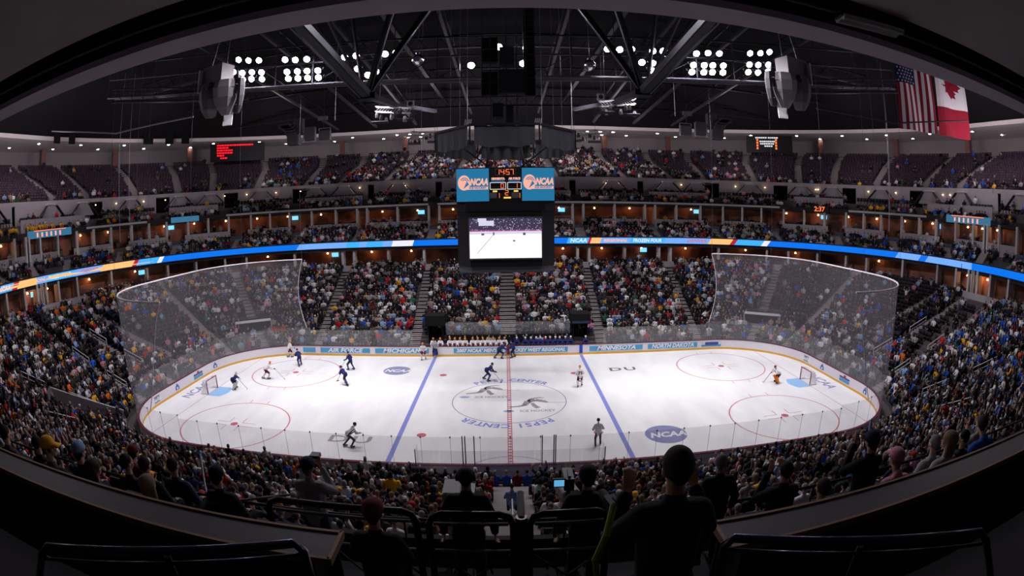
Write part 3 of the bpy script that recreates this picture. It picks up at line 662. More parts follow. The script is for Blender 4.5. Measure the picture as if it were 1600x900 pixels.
for s, nm in ((-1, 'left'), (1, 'right')):
    t = thing('side_catwalk', f'lattice catwalk with handrail high at the far {nm}', 'catwalk')
    pts = [(s*26, 8, 27.6), (s*34, 7, 28.5), (s*43, 4, 29.6)]
    for dz, r_ in ((0, .16), (1.1, .07), (1.5, .1)): MB().tube([(x, y, z+dz) for x, y, z in pts], r_, 6).build('beam', tsteel, t)
    b = MB()
    for (p, q) in zip(pts, pts[1:]):
        for k in range(6):
            a = Vector(p).lerp(Vector(q), k/6); c_ = Vector(p).lerp(Vector(q), (k+.7)/6); b.bar(a, c_+Vector((0, 0, 1.1)), .08)
    b.build('lattice', tsteel, t)
    t = thing('cable_tray', f'pale bent pipe run high at the far {nm}', 'pipe')
    MB().tube([(s*50, 0, 27.3) if s < 0 else (s*52, 0, 27.5), (s*38, 0, 24.9), (s*27.5, 0, 24.8)], .09, 6).build('pipe', tshine if s < 0 else tsteel, t)
# thin hoist wires
WX = [(-7.7, 8, 20.5, 36), (-5.2, 10, 21.5, 36), (-3.8, 4, 20.6, 35), (-3.3, 6, 20.6, 35), (3.2, 6, 20.6, 35), (4.4, 8, 20.8, 35), (5.4, 10, 21.5, 36), (6.9, 14, 22.5, 36), (-42, 5, 14, 33), (-41.2, 6, 14, 33), (41.4, 5, 14, 33), (42.2, 6, 14, 33), (-17.5, 12, 25, 34), (17.5, 12, 25, 34)]
for i, (x, y, z0, z1) in enumerate(WX):
    b = MB(); b.tube([(x, y, z0), (x, y, z1)], .022, 5); tag(b.build('hoist_wire', tshine), f'thin steel wire hanging from the roof, {ordn[i]} in the list of wires' if False else f"thin steel wire hanging from the roof {'left' if x < 0 else 'right'} of the scoreboard, {abs(x):.0f} metres out{', rear' if y > 8.5 or y in (6,) else ''}", 'wire', 'wires hanging from the roof')
# ------------------------------------------------------------------ loudspeaker clusters
spk = mat('speaker_grey', (128, 121, 124), .6, var=.05); spkd = mat('speaker_dark', (74, 70, 76), .6)
def big_cluster(s, nm):
    t = thing('speaker_cluster', f'large grey angular loudspeaker cluster hung at the {nm} of the rink', 'loudspeaker cluster', (s*24.4, 0, 26.6)); t.scale = (s, 1, 1)
    MB().box((0.7, .2, 1.6), (2.6, 1.6, 1.7), rz=R(15)).build('upper_cabinet', spk, t); MB().box((2.15, .0, 1.2), (.12, 1.4, 2.1), rz=R(15)).build('side_panel', ledge, t)
    def shell(x0, w_, d_, ang, m_):
        rings = [(1.0, .9), (1.18, .2), (1.1, -.7), (.82, -1.55), (.4, -2.15)]; rows = []
        for rr, z_ in rings:
            hw = w_*rr; rows.append([(x0+x_*math.cos(ang)-y_*math.sin(ang), x_*math.sin(ang)+y_*math.cos(ang), z_+zz) for x_, y_, zz in ((-hw, .5, 0), (-hw*.8, -d_*rr*.6, -.05), (-hw*.35, -d_*rr, -.1), (hw*.35, -d_*rr, -.1), (hw*.8, -d_*rr*.6, -.05), (hw, .5, 0))])
        b = MB(); b.grid(rows[::-1], closed=True); b.add(rows[0], [(0, 1, 2, 3, 4, 5)]); b.add(rows[-1], [(5, 4, 3, 2, 1, 0)]); b.build('speaker_shell', m_, t)
        for rr, z_ in rings[1:4]:
            hw = w_*rr*.84; a_ = Vector((x0-hw*math.cos(ang)+d_*rr*.6*math.sin(ang), -hw*math.sin(ang)-d_*rr*.62, z_)); c_ = Vector((x0+hw*math.cos(ang)+d_*rr*.6*math.sin(ang), hw*math.sin(ang)-d_*rr*.62, z_)); 
            MB().bar(a_, c_, .05).build('seam', spkd, t)
    shell(-.55, 1.25, 1.1, R(-14), spk); shell(1.25, .95, .9, R(38), mat('speaker_mid', (92, 86, 90), .6)); shell(-1.75, .45, .8, R(-50), spkd)
    MB().box((-1.15, -.6, -2.85), (.85, .12, .95), rz=R(-12), rx=R(-15)).build('pale_panel', white, t)
    MB().tube([(-1.9, -.5, 1.5), (-2.15, -.6, .2), (-1.9, -.7, -1.2), (-1.4, -.8, -2.4)], .06, 6).build('cable', tshine, t)
    for dx in (-.3, 1.4): MB().bar((dx, 0, 2.4), (dx*.4, .5, 7.5), .09).build('hanger', tsteel, t)
big_cluster(-1, 'left'); big_cluster(1, 'right')
def small_cluster(s, nm):
    t = thing('speaker_array', f'curved dark loudspeaker array and frame beyond the {nm} truss', 'loudspeaker array', (s*24.2, 20, 25.6)); t.scale = (s, 1, 1)
    for i in range(8):
        a = R(10+i*13); MB().box((2.8-1.75*math.sin(a)*.9+.2, 0, .9-2.2*(1-math.cos(a))*.62-.28*i*.35), (1.5, 1.1, .45), rx=0, rz=0).build('speaker_box', spkd, t)
    f = MB()
    for x0 in (-3.4, -1.4, .2):
        for z0 in (-1.4, .1): f.bar((x0, 0, z0), (x0+1.5, 0, z0), .07); 
        f.bar((x0, 0, -1.4), (x0, 0, .1), .07); f.bar((x0+1.5, 0, -1.4), (x0+1.5, 0, .1), .07)
    f.build('frame', tshine, t); MB().box((-2.65, .1, -.75), (1.4, .8, 1.1)).build('speaker_box', spkd, t); MB().box((-.7, .1, -.4), (1.3, .8, 1.6)).build('speaker_box', spkd, t); MB().box((.9, .1, .6), (1.3, .8, 2.0)).build('speaker_box', spkd, t)
    MB().box((-2.3, .2, 1.4), (1.2, .3, .5)).build('amplifier', spk, t)
    for dx in (-2.5, 1.2): MB().tube([(dx, 0, .1), (dx, 0, 9)], .03, 5).build('hanger', tsteel, t)
small_cluster(-1, 'left'); small_cluster(1, 'right')
def light_rig(s, nm, loc, sc_, wh, seed):
    r = random.Random(seed)
    t = thing('lighting_rig', f'{nm}', 'lighting rig', loc); t.scale = (s*sc_, sc_, sc_)
    f = MB()
    for dz in (0, .45):
        f.tube([(-1.7, 0, .35+dz), (0, -.3, .1+dz), (1.6, 0, .0+dz)], .045, 6); f.tube([(-1.7, .5, .35+dz), (0, .2, .1+dz), (1.6, .5, .0+dz)], .045, 6)
    for i in range(12):
        x0 = -1.7+i*.28; f.bar((x0, 0, .32-.1*i*.2), (x0+.28, .5, .75-.1*i*.2), .035)
    f.build('truss_frame', tshine, t)
    for i in range(8):
        x0 = -1.6+i*.45; b = MB(); rr = r.uniform(.12, .2); b.lathe([(rr*.6, .35), (rr, .1), (rr*1.05, -.15), (rr*.8, -.15)], (x0, r.uniform(-.3, .3), r.uniform(-.7, .15)), n=10); b.build('spotlight', tshine if i % 3 == 0 else spkd, t)
    for i in range(2): MB().box((-1.2+i*2.3, -.2, -.75+.1*i), (1.5, .25, .25), rz=R(10), rx=R(20)).build('bar_light', tsteel, t)
    if wh:
        MB().box((1.6, -.3, .75), (.62, .2, .62)).build('square_head', white, t); MB().lathe([(.2, 0), (.2, .02)], (0, 0, 0), 16).mapped(lambda x, y, z: (1.6+x, -.42-z, .75+y)).build('lens', spkd, t)
    for dx in (-1.3, 1.2, 1.5): MB().tube([(dx, 0, .5), (dx*.9, 0, 8)], .022, 5).build('hanger', tsteel, t)
light_rig(1, 'cluttered lighting rig with white square head, left of the scoreboard', (-9.7, 5, 23.8), .98, True, 1)
light_rig(-1, 'cluttered lighting rig with white square head, right of the scoreboard', (9.8, 5, 24.2), .98, True, 2)
light_rig(1, 'distant cluttered lighting rig peeping out left of the scoreboard drapes', (-10.8, 30, 25.2), 1.15, False, 3)
light_rig(-1, 'distant cluttered lighting rig peeping out right of the scoreboard drapes', (10.6, 30, 25.1), 1.15, False, 4)
for x, z, nm in ((-6.74, 27.17, 'left'), (6.55, 26.5, 'right')):
    t = thing('mirror_ball', f'small mirrored ball hanging {nm} of the centre lights', 'mirror ball', (x, 0, z), group='mirror balls')
    b = MB(); b.lathe([(.02, -.48)]+[(.48*math.sin(PI*i/10), -.48*math.cos(PI*i/10)) for i in range(1, 10)]+[(.02, .48)], n=18); b.build('ball', mat('mirror', (225, 222, 230), .12, metal=1.0), t)
    MB().lathe([(.16, 0), (.16, .12), (.05, .16)], (0, 0, .47), 10).build('mount', steel, t); MB().tube([(0, 0, .6), (0, 0, 9)], .02, 5).build('hanger', steel, t)
# centre hoist equipment above the scoreboard
t = thing('hoist_tower', 'dark hoist tower of open racks and grey boxes above the scoreboard', 'hoist tower', (0, 0, 0))
for (x0, x1, z0, z1, m_) in ((-1.75, -.55, 26.6, 28.8, tdark), (-1.75, -.55, 23.9, 25.9, tdark)):
    f = MB()
    for x_ in (x0, (x0+x1)/2, x1): f.bar((x_, -.3, z0), (x_, -.3, z1), .08)
    for z_ in (z0, (z0+z1)/2, z1): f.bar((x0, -.3, z_), (x1, -.3, z_), .08)
    f.build('rack', tsteel, t); MB().box(((x0+x1)/2, .3, (z0+z1)/2), (x1-x0, .5, z1-z0)).build('rack_box', tdark, t)
for (cx, cz, w_, h_) in ((.15, 27.1, 1.1, 1.5), (.5, 25.0, 2.0, 1.9), (-.55, 22.7, .8, 1.1), (.35, 22.4, .5, 1.4)): MB().box((cx, 0, cz), (w_, .8, h_)).build('motor_box', mat('hoist_grey', (62, 60, 68), .7), t)
for x_ in (-1.1, .1, .9, 1.6): MB().tube([(x_, .1, 21), (x_, .1, 36)], .05, 6).build('hanger', tsteel, t)
MB().box((1.9, .5, 30), (.9, .5, 12)).build('ladder_back', tdark, t)
b = MB(); b.bar((1.5, .2, 24.2), (1.5, .2, 36), .06); b.bar((2.3, .2, 24.2), (2.3, .2, 36), .06)
for i in range(24): b.bar((1.5, .2, 24.4+i*.5), (2.3, .2, 24.4+i*.5), .05)
b.build('ladder', tsteel, t)
# ------------------------------------------------------------------ scoreboard
led_blue = emis('led_blue', (34, 116, 160), 1.0); led_or = emis('led_orange', (255, 120, 60), 1.3); led_pk = emis('led_peach', (250, 180, 160), 1.0); led_ye = emis('led_yellow', (255, 200, 90), 1.2); led_wh = emis('led_white', (235, 235, 240), 1.0)
sbk = mat('scoreboard_black', (22, 22, 25), .6); sbg = mat('scoreboard_grey', (92, 90, 98), .6); drape = mat('drape', (72, 72, 78), .9, var=.1, scale=1.2)
t = thing('scoreboard', 'big centre-hung scoreboard with two blue logo screens above a large video screen', 'scoreboard', (-.06, 0, 0))
YF = -3.45
def sb_oct(w, c): return [(-w, -w+c), (-w+c, -w), (w-c, -w), (w, -w+c), (w, w-c), (w-c, w), (-w+c, w), (-w, w-c)]
MB().prism(sb_oct(3.45, .7), 15.0, 15.62).build('neck', sbk, t)
MB().prism(sb_oct(3.38, .05), 15.6, 18.05).build('upper_body', sbk, t)
MB().prism(sb_oct(3.42, .95), 11.15, 15.02).build('lower_body', sbk, t)
MB().prism(sb_oct(3.35, .95), 10.75, 11.5).build('skirt', sbg, t)
def sface(name, m, x0, x1, z0, z1, off=.02, parent=t):
    b = MB(); b.box(((x0+x1)/2, YF+.07-off, (z0+z1)/2), (x1-x0, .04, z1-z0)); return b.build(name, m, parent)
def stext(txt, x, z, size, m, off=.06, **k): return text_obj('lettering', txt, size, m, lambda a, b2, d: (x+a, YF+.05-off, z+b2), t, **k)
Z1, Z0 = 17.98, 15.70
for x0, x1 in ((-3.36, -1.13), (1.13, 3.36)):
    sface('logo_screen', led_blue, x0, x1, Z0, Z1)
    cx = x0+.52; zc = 17.0
    b = MB(); b.lathe([(.50, 0), (.50, .02)], n=28, sx=.86, sy=1.05); b.mapped(lambda x, y, z: (cx+x, YF+.03-z, zc+y)); b.build('logo_disc', led_pk, t)
    b = MB()
    for (r0, a0, a1) in ((.36, .3, 2.6), (.24, .5, 2.4)):
        b.add([(cx+.03+q*math.cos(a)*.86, YF-.0, zc-.02+q*math.sin(a)) for a in [a0+(a1-a0)*i/10 for i in range(11)] for q in (r0-.03, r0+.03)], [(2*i, 2*i+1, 2*i+3, 2*i+2) for i in range(10)])
    b.add([(cx-.05, YF-.0, zc-.42), (cx+.35, YF-.0, zc-.12), (cx+.2, YF-.0, zc+.1)], [(0, 1, 2)])
    b.build('logo_mark', led_blue, t)
    stext('NCAA', cx+1.02, 17.02, .62, led_pk, shear=.25, bold=.035, width=1.25); sface('logo_bar', led_pk, cx-.05, x1-.06, 16.52, 16.72, .03); stext('ICE HOCKEY', cx+.95, 16.62, .2, led_blue, off=.075, bold=.01, width=1.2)
# digits
def seg7(ch, x, z, w_, h_, m):
    S = {'0': 'abcdef', '1': 'bc', '2': 'abged', '4': 'fgbc', '5': 'afgcd', '7': 'abc'}[ch]; tk = w_*.2; b = MB(); y = YF-.01
    segs = {'a': (x, z+h_/2, w_, tk), 'g': (x, z, w_, tk), 'd': (x, z-h_/2, w_, tk), 'f': (x-w_/2, z+h_/4, tk, h_/2), 'b': (x+w_/2, z+h_/4, tk, h_/2), 'e': (x-w_/2, z-h_/4, tk, h_/2), 'c': (x+w_/2, z-h_/4, tk, h_/2)}
    for q in S: b.box((segs[q][0], y, segs[q][1]), (segs[q][2], .02, segs[q][3]))
    return b.build('digit', m, t)
def boxline(x0, x1, z0, z1):
    b = MB()
    for a in ((x0, z0, x1, z0), (x1, z0, x1, z1), (x1, z1, x0, z1), (x0, z1, x0, z0)): b.bar((a[0], YF, a[1]), (a[2], YF, a[3]), .035)
    b.build('score_frame', led_wh if z1 < 17.4 else steel, t)
for ch, x in (('1', -.52), ('4', -.2), ('5', .17), ('7', .45)): seg7(ch, x, 17.71, .2, .34, led_or)

for z_ in (17.79, 17.63): MB().box((-.01, YF-.01, z_), (.05, .02, .05)).build('colon_dot', led_or, t)
boxline(-.68, .72, 17.5, 17.92)
sface('name_band', emis('led_blue_dim', (30, 90, 140), .8), -.98, -.06, 17.0, 17.14); sface('name_band', emis('led_blue_dim', (0, 0, 0)), .22, 1.0, 17.0, 17.14)
stext('MINNESOTA', -.5, 17.24, .2, led_pk, bold=.015, width=.92); stext('AIR FORCE', .62, 17.24, .2, led_pk, bold=.015, width=.82)
boxline(-1.05, .02, 16.52, 16.98); boxline(.15, 1.08, 16.52, 16.98); seg7('0', -.22, 16.75, .17, .3, led_or); seg7('1', .72, 16.75, .17, .3, led_or); seg7('2', .08, 16.27, .2, .32, led_or); seg7('1', -.5, 16.08, .16, .34, led_or); seg7('1', .9, 16.08, .16, .34, led_or)
for x, z, w_ in ((-.72, 16.38, .3), (.72, 16.38, .3), (.12, 15.93, .5)): sface('label_light', led_ye, x-w_/2, x+w_/2, z-.055, z+.055)
for x in (-.9, .62): sface('digit_field', sbg, x-.2, x+.3, 15.9, 16.3, .0)
# video picture: bright ice below, dark stands above
vm = bpy.data.materials.new('video_picture'); vm.use_nodes = True; nt = vm.node_tree; bs = nt.nodes['Principled BSDF']; bs.inputs['Base Color'].default_value = (.01, .01, .01, 1); bs.inputs['Emission Strength'].default_value = 1.15
tc = nt.nodes.new('ShaderNodeTexCoord'); sp = nt.nodes.new('ShaderNodeSeparateXYZ'); nt.links.new(tc.outputs['Object'], sp.inputs[0])
cr = nt.nodes.new('ShaderNodeValToRGB'); mr = nt.nodes.new('ShaderNodeMapRange'); mr.inputs[1].default_value = -1.42; mr.inputs[2].default_value = 1.42
nt.links.new(sp.outputs[2], mr.inputs[0]); nt.links.new(mr.outputs[0], cr.inputs[0]); cr.color_ramp.interpolation = 'CONSTANT'; E_ = cr.color_ramp.elements
E_[0].position = 0; E_[0].color = (*srgb((253, 250, 255)), 1); E_[1].position = .60; E_[1].color = (*srgb((190, 205, 235)), 1)
for p_, c_ in ((.64, (245, 190, 215)), (.665, (130, 80, 120)), (.70, (60, 50, 75))): e = E_.new(p_); e.color = (*srgb(c_), 1)
vo = nt.nodes.new('ShaderNodeTexVoronoi'); vo.inputs['Scale'].default_value = 9; cr2 = nt.nodes.new('ShaderNodeValToRGB'); cr2.color_ramp.elements[0].position = .12; cr2.color_ramp.elements[0].color = (.75, .8, .95, 1); cr2.color_ramp.elements[1].position = .28; cr2.color_ramp.elements[1].color = (0, 0, 0, 1)
nt.links.new(tc.outputs['Object'], vo.inputs[0]); nt.links.new(vo.outputs['Distance'], cr2.inputs[0])
gt = nt.nodes.new('ShaderNodeMath'); gt.operation = 'GREATER_THAN'; gt.inputs[1].default_value = .66; nt.links.new(mr.outputs[0], gt.inputs[0])
mx = nt.nodes.new('ShaderNodeMix'); mx.data_type = 'RGBA'; mx.blend_type = 'ADD'; nt.links.new(gt.outputs[0], mx.inputs[0]); nt.links.new(cr.outputs[0], mx.inputs[6]); nt.links.new(cr2.outputs[0], mx.inputs[7]); nt.links.new(mx.outputs[2], bs.inputs['Emission Color'])
vs_ = MB(); vs_.box((0, 0, 0), (4.98, .04, 2.76)); vo_ = vs_.build('video_screen', vm, t); vo_.location = (-.03, YF+.02, 13.14)
for a, b_ in (((-2.55, 11.7), (2.5, 11.7)), ((-2.55, 14.58), (2.5, 14.58)), ((-2.55, 11.7), (-2.55, 14.58)), ((2.48, 11.7), (2.48, 14.58))): MB().bar((a[0], YF, a[1]), (b_[0], YF, b_[1]), .07).build('screen_frame', emis('frame_violet', (80, 55, 130), .6) if False else sbg, t)
pdk = emis('picture_dark', (90, 90, 130), 1.0); MB().bar((-.9, YF-.005, 13.36), (-2.0, YF-.005, 12.1), .03, .005, up=(0, 1, 0)).build('picture_line', pdk, t)
for px_, pz_, pw_, ph_ in ((.55, 12.95, .16, .1), (-1.6, 13.42, .2, .14), (1.25, 13.42, .18, .18), (-.85, 13.45, .1, .22)): MB().box((px_, YF-.005, pz_), (pw_, .01, ph_)).build('picture_figure', pdk, t)
b = MB(); b.box((-1.35, YF-.005, 14.18), (1.05, .01, .34)); b.box((-1.65, YF-.005, 14.4), (.6, .01, .25)); b.build('picture_caption', emis('picture_white', (215, 215, 240), 1.0), t)
for x in (-1, 1):
    MB().tube([(x*1.4, -1.2, 18.0), (x*1.1, -1.0, 20.2)], .09, 8).build('hanger', tsteel, t); MB().tube([(x*1.0, -1.6, 18.1), (x*3.0, -2.2, 19.6)], .06, 8).build('brace', tsteel, t)
t = thing('drape_ring', 'dark fabric drapes round the ring frame above the scoreboard', 'drape ring', (0, 0, 0))
RG = [(-5.3, -.2, 0), (-2.5, -3.0, .1), (2.35, -3.0, .1), (5.25, -.2, 0), (5.1, 3.2, 0), (2.4, 5.6, 0), (-2.4, 5.6, 0), (-5.1, 3.2, 0)]
for i in range(8):
    a = Vector(RG[i]); b_ = Vector(RG[(i+1) % 8]); d = b_-a; b = MB(); rows = []
    for k in range(5):
        q = k/4; rows.append([a.lerp(b_, j/16)+Vector((0, 0, (21.0+.06*math.sin(j)) - (1.45+.12*math.sin(PI*j/16))*q))+Vector((-d.y, d.x, 0)).normalized()*(.05*math.sin(j*1.9)*(q+.3)) for j in range(1, 16)])
    b.grid(rows); b.build('drape_panel', drape, t)
    MB().bar(a+Vector((0, 0, 21.05)), b_+Vector((0, 0, 21.05)), .16).build('ring_frame', tdark, t); MB().bar(a+Vector((0, 0, 19.6)), a+Vector((0, 0, 21.1)), .12).build('ring_post', tdark, t)
for x in (-2.6, 2.3):
    for k in range(4): MB().bar((x+k*.13-.25, -3.0, 21.15), (x+k*.13-.19, -3.0, 21.55), .06).build('bar_lamp', tshine, t)
# ------------------------------------------------------------------ ribbon board round the club tier
rb = {'B': emis('ribbon_blue', (0, 112, 232), 1.1), 'L': emis('ribbon_light_blue', (110, 165, 245), 1.15), 'W': emis('ribbon_white', (225, 225, 255), 1.15), 'O': emis('ribbon_orange', (250, 190, 120), 1.1), 'C': emis('ribbon_cyan', (60, 170, 245), 1.15), 'R': emis('ribbon_red', (190, 30, 60), 1.0)}
keys = list(rb)
segs = [(-3.45, 'B'), (-3.14, 'C'), (-3.09, 'R'), (-3.07, 'O'), (-2.85, 'L'), (-2.0, 'C'), (-1.9, 'L'), (-1.80, 'O'), (-1.69, 'R'), (-1.675, 'C'), (-1.605, 'W'), (-1.59, 'B'), (-1.15, 'L'), (-.98, 'C'), (-.9, 'L'), (-.85, 'C'), (-.75, 'L'), (-.69, 'W'), (-.56, 'B'), (.355, 'C'), (.48, 'R'), (.495, 'O'), (.555, 'L'), (.74, 'C'), (.955, 'L'), (1.05, 'L'), (1.12, 'O'), (1.19, 'R'), (1.205, 'C'), (1.29, 'W'), (1.31, 'B'), (1.735, 'L'), (1.815, 'B'), (1.84, 'L'), (2.3, 'B'), (3.45, None)]
t = thing('ribbon_board', 'long curved blue LED ribbon board running round the club seats', 'ribbon board')
b = MB()
for (u0, k_), (u1, _) in zip(segs, segs[1:]):
    U = us(u0, u1, 20); sh = .012 if k_ in 'RLW' else 0
    b.grid([[P(u, 30.98, 10.42) for u in U], [P(u+.012, 30.98, 11.2) for u in U]], keys.index(k_))
b.build('led_panel', [rb[k] for k in keys], t)
b = MB(); band(b, -3.45, 3.45, [(31.0, 10.3), (30.9, 10.3), (30.9, 10.38), (31.0, 10.38)], per=12); band(b, -3.45, 3.45, [(31.0, 11.22), (30.92, 11.22), (30.92, 11.3), (31.04, 11.3)], per=12); b.build('housing', sbk, t)
def ribtext(txt, uc, size, m, width):
    n = inward(uc, 30.95)
    def f(a, b2, d):
        # walk along the ring
        uu = uc+a/rib_scale(uc); x, y = P(uu, 30.93); return (x, y, 10.81+b2)
    text_obj('lettering', txt, size, m, f, t, bold=.02, shear=.2, width=width)
def rib_scale(u):
    (x0, y0), (x1, y1) = P(u-.01, 30.95), P(u+.01, 30.95); return math.hypot(x1-x0, y1-y0)/.02
ribtext('NCAA', .425, .72, rb['W'], 2.3); ribtext('REGIONAL', .65, .5, rb['O'], 3.4); ribtext('FROZEN FOUR', .85, .62, rb['W'], 4.2); ribtext('DENVER', 1.085, .55, emis('ribbon_brick', (205, 120, 120), 1), 3.0)
ribtext('NCAA', -3.12, .72, rb['W'], 2.3); ribtext('REGIONAL', -2.75, .5, rb['O'], 4.5); ribtext('FROZEN FOUR', -1.95, .62, rb['W'], 4.0); ribtext('DENVER', -1.84, .55, emis('ribbon_brick', (0, 0, 0)), 3.0)
# side boards
def ringbox(name, label, cat, uc, b, zc, w_, h_, d_, m, group=None):
    x, y = P(uc, b); ang, _ = inward(uc, b); t = thing(name, label, cat, (x, y, zc), ang+PI/2, group); MB().box((0, 0, 0), (w_, d_, h_)).build('case', m, t); return t
t = ringbox('side_scoreboard', 'black side scoreboard with lines of red lettering under the left rim', 'scoreboard', -1.41, 51.2, 27.3, 10.2, 3.2, .6, sbk)
b = MB(); led_red = emis('led_red', (255, 20, 40), 1.6)
for k, (w_, x_) in enumerate(((6.6, -.6), (2.0, -2.9), (2.7, -2.55), (2.5, -2.65), (1.3, -3.2), (1.3, -2.6))):
    s_ = 0
    while s_ < w_:
        q = random.uniform(.25, .6); b.box((x_-w_/2+s_+q/2, -.33, 1.25-.45*k), (q, .03, .26)); s_ += q+.1
b.mapped(lambda x, y, z: (x, y, z)); b.build('red_lettering', led_red, t)
t = ringbox('side_scoreboard', 'black side scoreboard with white and orange lettering under the right rim', 'scoreboard', 1.40, 51.2, 27.4, 8.6, 3.0, .6, sbk)
for k, (w_, x_, m_) in enumerate(((1.9, -1.1, led_wh), (1.6, 1.1, led_wh), (2.6, 0, led_wh), (2.4, 0, led_wh), (1.2, .2, led_wh))):
    b = MB(); s_ = 0
    while s_ < w_: q = random.uniform(.2, .4); b.box((x_-.5-w_/2+s_+q/2, -.33, 1.15-.42*max(0, k-1)-(0 if k < 2 else .25)), (q, .03, .24)); s_ += q+.07
    b.build('lettering', m_, t)
for x_ in (-2.2, 1.3):
    b = MB()
    for k in range(4): b.box((x_, -.33, .75-.5*k), (.35, .03, .36))
    b.build('numerals', led_or, t)
teal = emis('led_teal', (55, 115, 150), .9)
for uc, w_, zc, lab in ((-2.33, 0, 15.9, 'left'), (2.33, 0, 16.0, 'right')): pass
t = ringbox('message_board', 'teal message board with pink digits at the far left edge', 'message board', -1.99, 36.5, 16.05, 8.2, .95, .2, teal)
for k in range(6): MB().box((-2.4+k*.85, -.12, -.08), (.3, .03, .55)).build('digit', led_pk, t)
MB().box((0, -.12, .4), (6, .03, .1)).build('top_line', led_or, t)
t = ringbox('message_board', 'teal message board with pink digits at the far right edge', 'message board', 2.05, 36.5, 16.15, 8.2, .95, .2, teal)
for k in range(6): MB().box((-2.4+k*.85, -.12, -.08), (.3, .03, .55)).build('digit', led_pk, t)
MB().box((0, -.12, .4), (6, .03, .1)).build('top_line', led_or, t)
ringbox('message_board', 'blank teal board above the left suites', 'message board', -1.53, 36.5, 16.05, 4.6, .8, .2, emis('led_teal', (0, 0, 0)))
t = ringbox('shot_clock', 'small orange digital clock over the right suites', 'clock', 1.505, 36.5, 16.15, 3.0, .9, .2, sbk)
text_obj('digits', '2:37', 1.0, led_or, lambda a, b2, d: (a, -.13, b2), t, bold=.02)
# flags
def flagmat(name, c): return mat(name, c, .8)
fw, fr, fb = flagmat('flag_white', (238, 232, 240)), flagmat('flag_red', (150, 24, 50)), flagmat('flag_navy', (34, 38, 92))
def flagfn(w_, h_): return lambda x, z, lift=0: (x, .22*math.sin(x*1.6+z*.25)-lift, z)
t = thing('hanging_flag', 'red, white and blue striped flag with stars hanging at the upper right', 'flag', (47.4, 5, 25.9), R(-14)); F = flagfn(5.8, 11)
for i in range(13):
    b = MB(); x0 = -2.9+5.8*i/13; x1 = x0+5.8/13; zt = 11.5 if x0 > .1 else 5.6
    b.grid([[F(x0+(x1-x0)*q/2, z) for q in range(3)] for z in [zt*k/14 for k in range(15)]]); b.build('stripe', fr if i % 2 == 0 else fw, t)
b = MB(); b.grid([[F(-2.9+3.12*q/8, z) for q in range(9)] for z in [5.6+4.9*k/8 for k in range(9)]]); b.build('canton', fb, t)
b = MB()
for i in range(11):
    for j in range(5 if i % 2 else 6):
        cx = -2.9+.3+(.26 if i % 2 else 0)+j*.5; cz = 5.85+i*.4
        for s_ in (1, -1):
            pts = []
            for k in range(10): a = PI/2+k*PI/5; r_ = .15 if k % 2 == 0 else .065; pts.append(F(cx+r_*math.cos(a), cz+r_*math.sin(a), .03*s_))
            b.add(pts, [tuple(range(10))])
b.build('stars', fw, t); MB().tube([(-3, 0, 11.5), (3, 0, 11.5)], .05, 6).build('pole', steel, t)
t = thing('hanging_flag', 'red and white maple leaf flag hanging at the upper right corner', 'flag', (55.2, 5, 26.3), R(-16)); F = flagfn(5.4, 11)
for z0, z1, m_, nm in ((0, 3.7, fr, 'red_field'), (3.7, 9.2, fw, 'white_field'), (9.2, 12, fr, 'red_field')):
    b = MB(); b.grid([[F(-2.7+5.4*q/10, z) for q in range(11)] for z in [z0+(z1-z0)*k/8 for k in range(9)]]); b.build(nm, m_, t)
leaf = [(0, -1), (.08, -.5), (.55, -.58), (.45, -.38), (.95, .05), (.8, .12), (.88, .45), (.58, .38), (.5, .52), (.28, .25), (.36, .8), (.18, .7), (0, 1)]
leaf = leaf+[(-x, y) for x, y in leaf[-2:0:-1]]
b = MB()
for l_ in (.04, -.04): 
    c0 = F(0, 6.6, l_); vs = [c0]+[F(y*1.75, 6.6-x*1.75, l_) for x, y in leaf]; n = len(leaf); b.add(vs, [(0, 1+i, 1+(i+1) % n) for i in range(n)])
b.build('maple_leaf', fr, t); MB().tube([(-2.8, 0, 12), (2.8, 0, 12)], .05, 6).build('pole', steel, t)

for j, (u_, w_) in enumerate(((-1.93, 1.3), (-1.885, 1.3), (-1.66, 1.9), (-1.6, 1.6), (-1.555, 1.5))):
    x, y = P(u_, 50.6); t = thing('black_banner', f"black cloth banner hanging before the left rim, {ordn[j]} from the left", 'banner', (x, y, 31.0), inward(u_, 50.6)[0]+PI/2, 'black banners at the left rim'); MB().box((0, 0, 0), (w_, .08, 4.2 if j < 2 else 4.0)).build('cloth', mat('banner_black', (12, 11, 14), .9), t); MB().tube([(-w_/2, 0, 2.1), (w_/2, 0, 2.1)], .05, 6).build('rod', tsteel, t)
# ------------------------------------------------------------------ figures
def capsule(mb, a, b, ra, rb, n=10, sx=1.0):
    a, b = Vector(a), Vector(b); d = b-a; L = d.length
    if L < 1e-6: d = Vector((0, 0, 1)); L = 1e-6
    d.normalize(); pts, rs = [], []
    for t_ in (-.92, -.6, 0): pts.append(a+d*ra*t_); rs.append(ra*math.sqrt(max(.02, 1-t_*t_)))
    for t_ in (0, .6, .92): pts.append(b+d*rb*t_); rs.append(rb*math.sqrt(max(.02, 1-t_*t_)))
    mb.tube(pts, rs, n); return mb
def ball(mb, c, rx, ry=None, rz=None, n=14):
    ry = ry or rx; rz = rz or rx
    prof = [(math.sin(PI*i/8)+.001, -math.cos(PI*i/8)) for i in range(9)]; n0 = len(mb.v); mb.lathe(prof, n=n)
    mb.v[n0:] = [(c[0]+x*rx, c[1]+y*ry, c[2]+z*rz) for x, y, z in mb.v[n0:]]; return mb
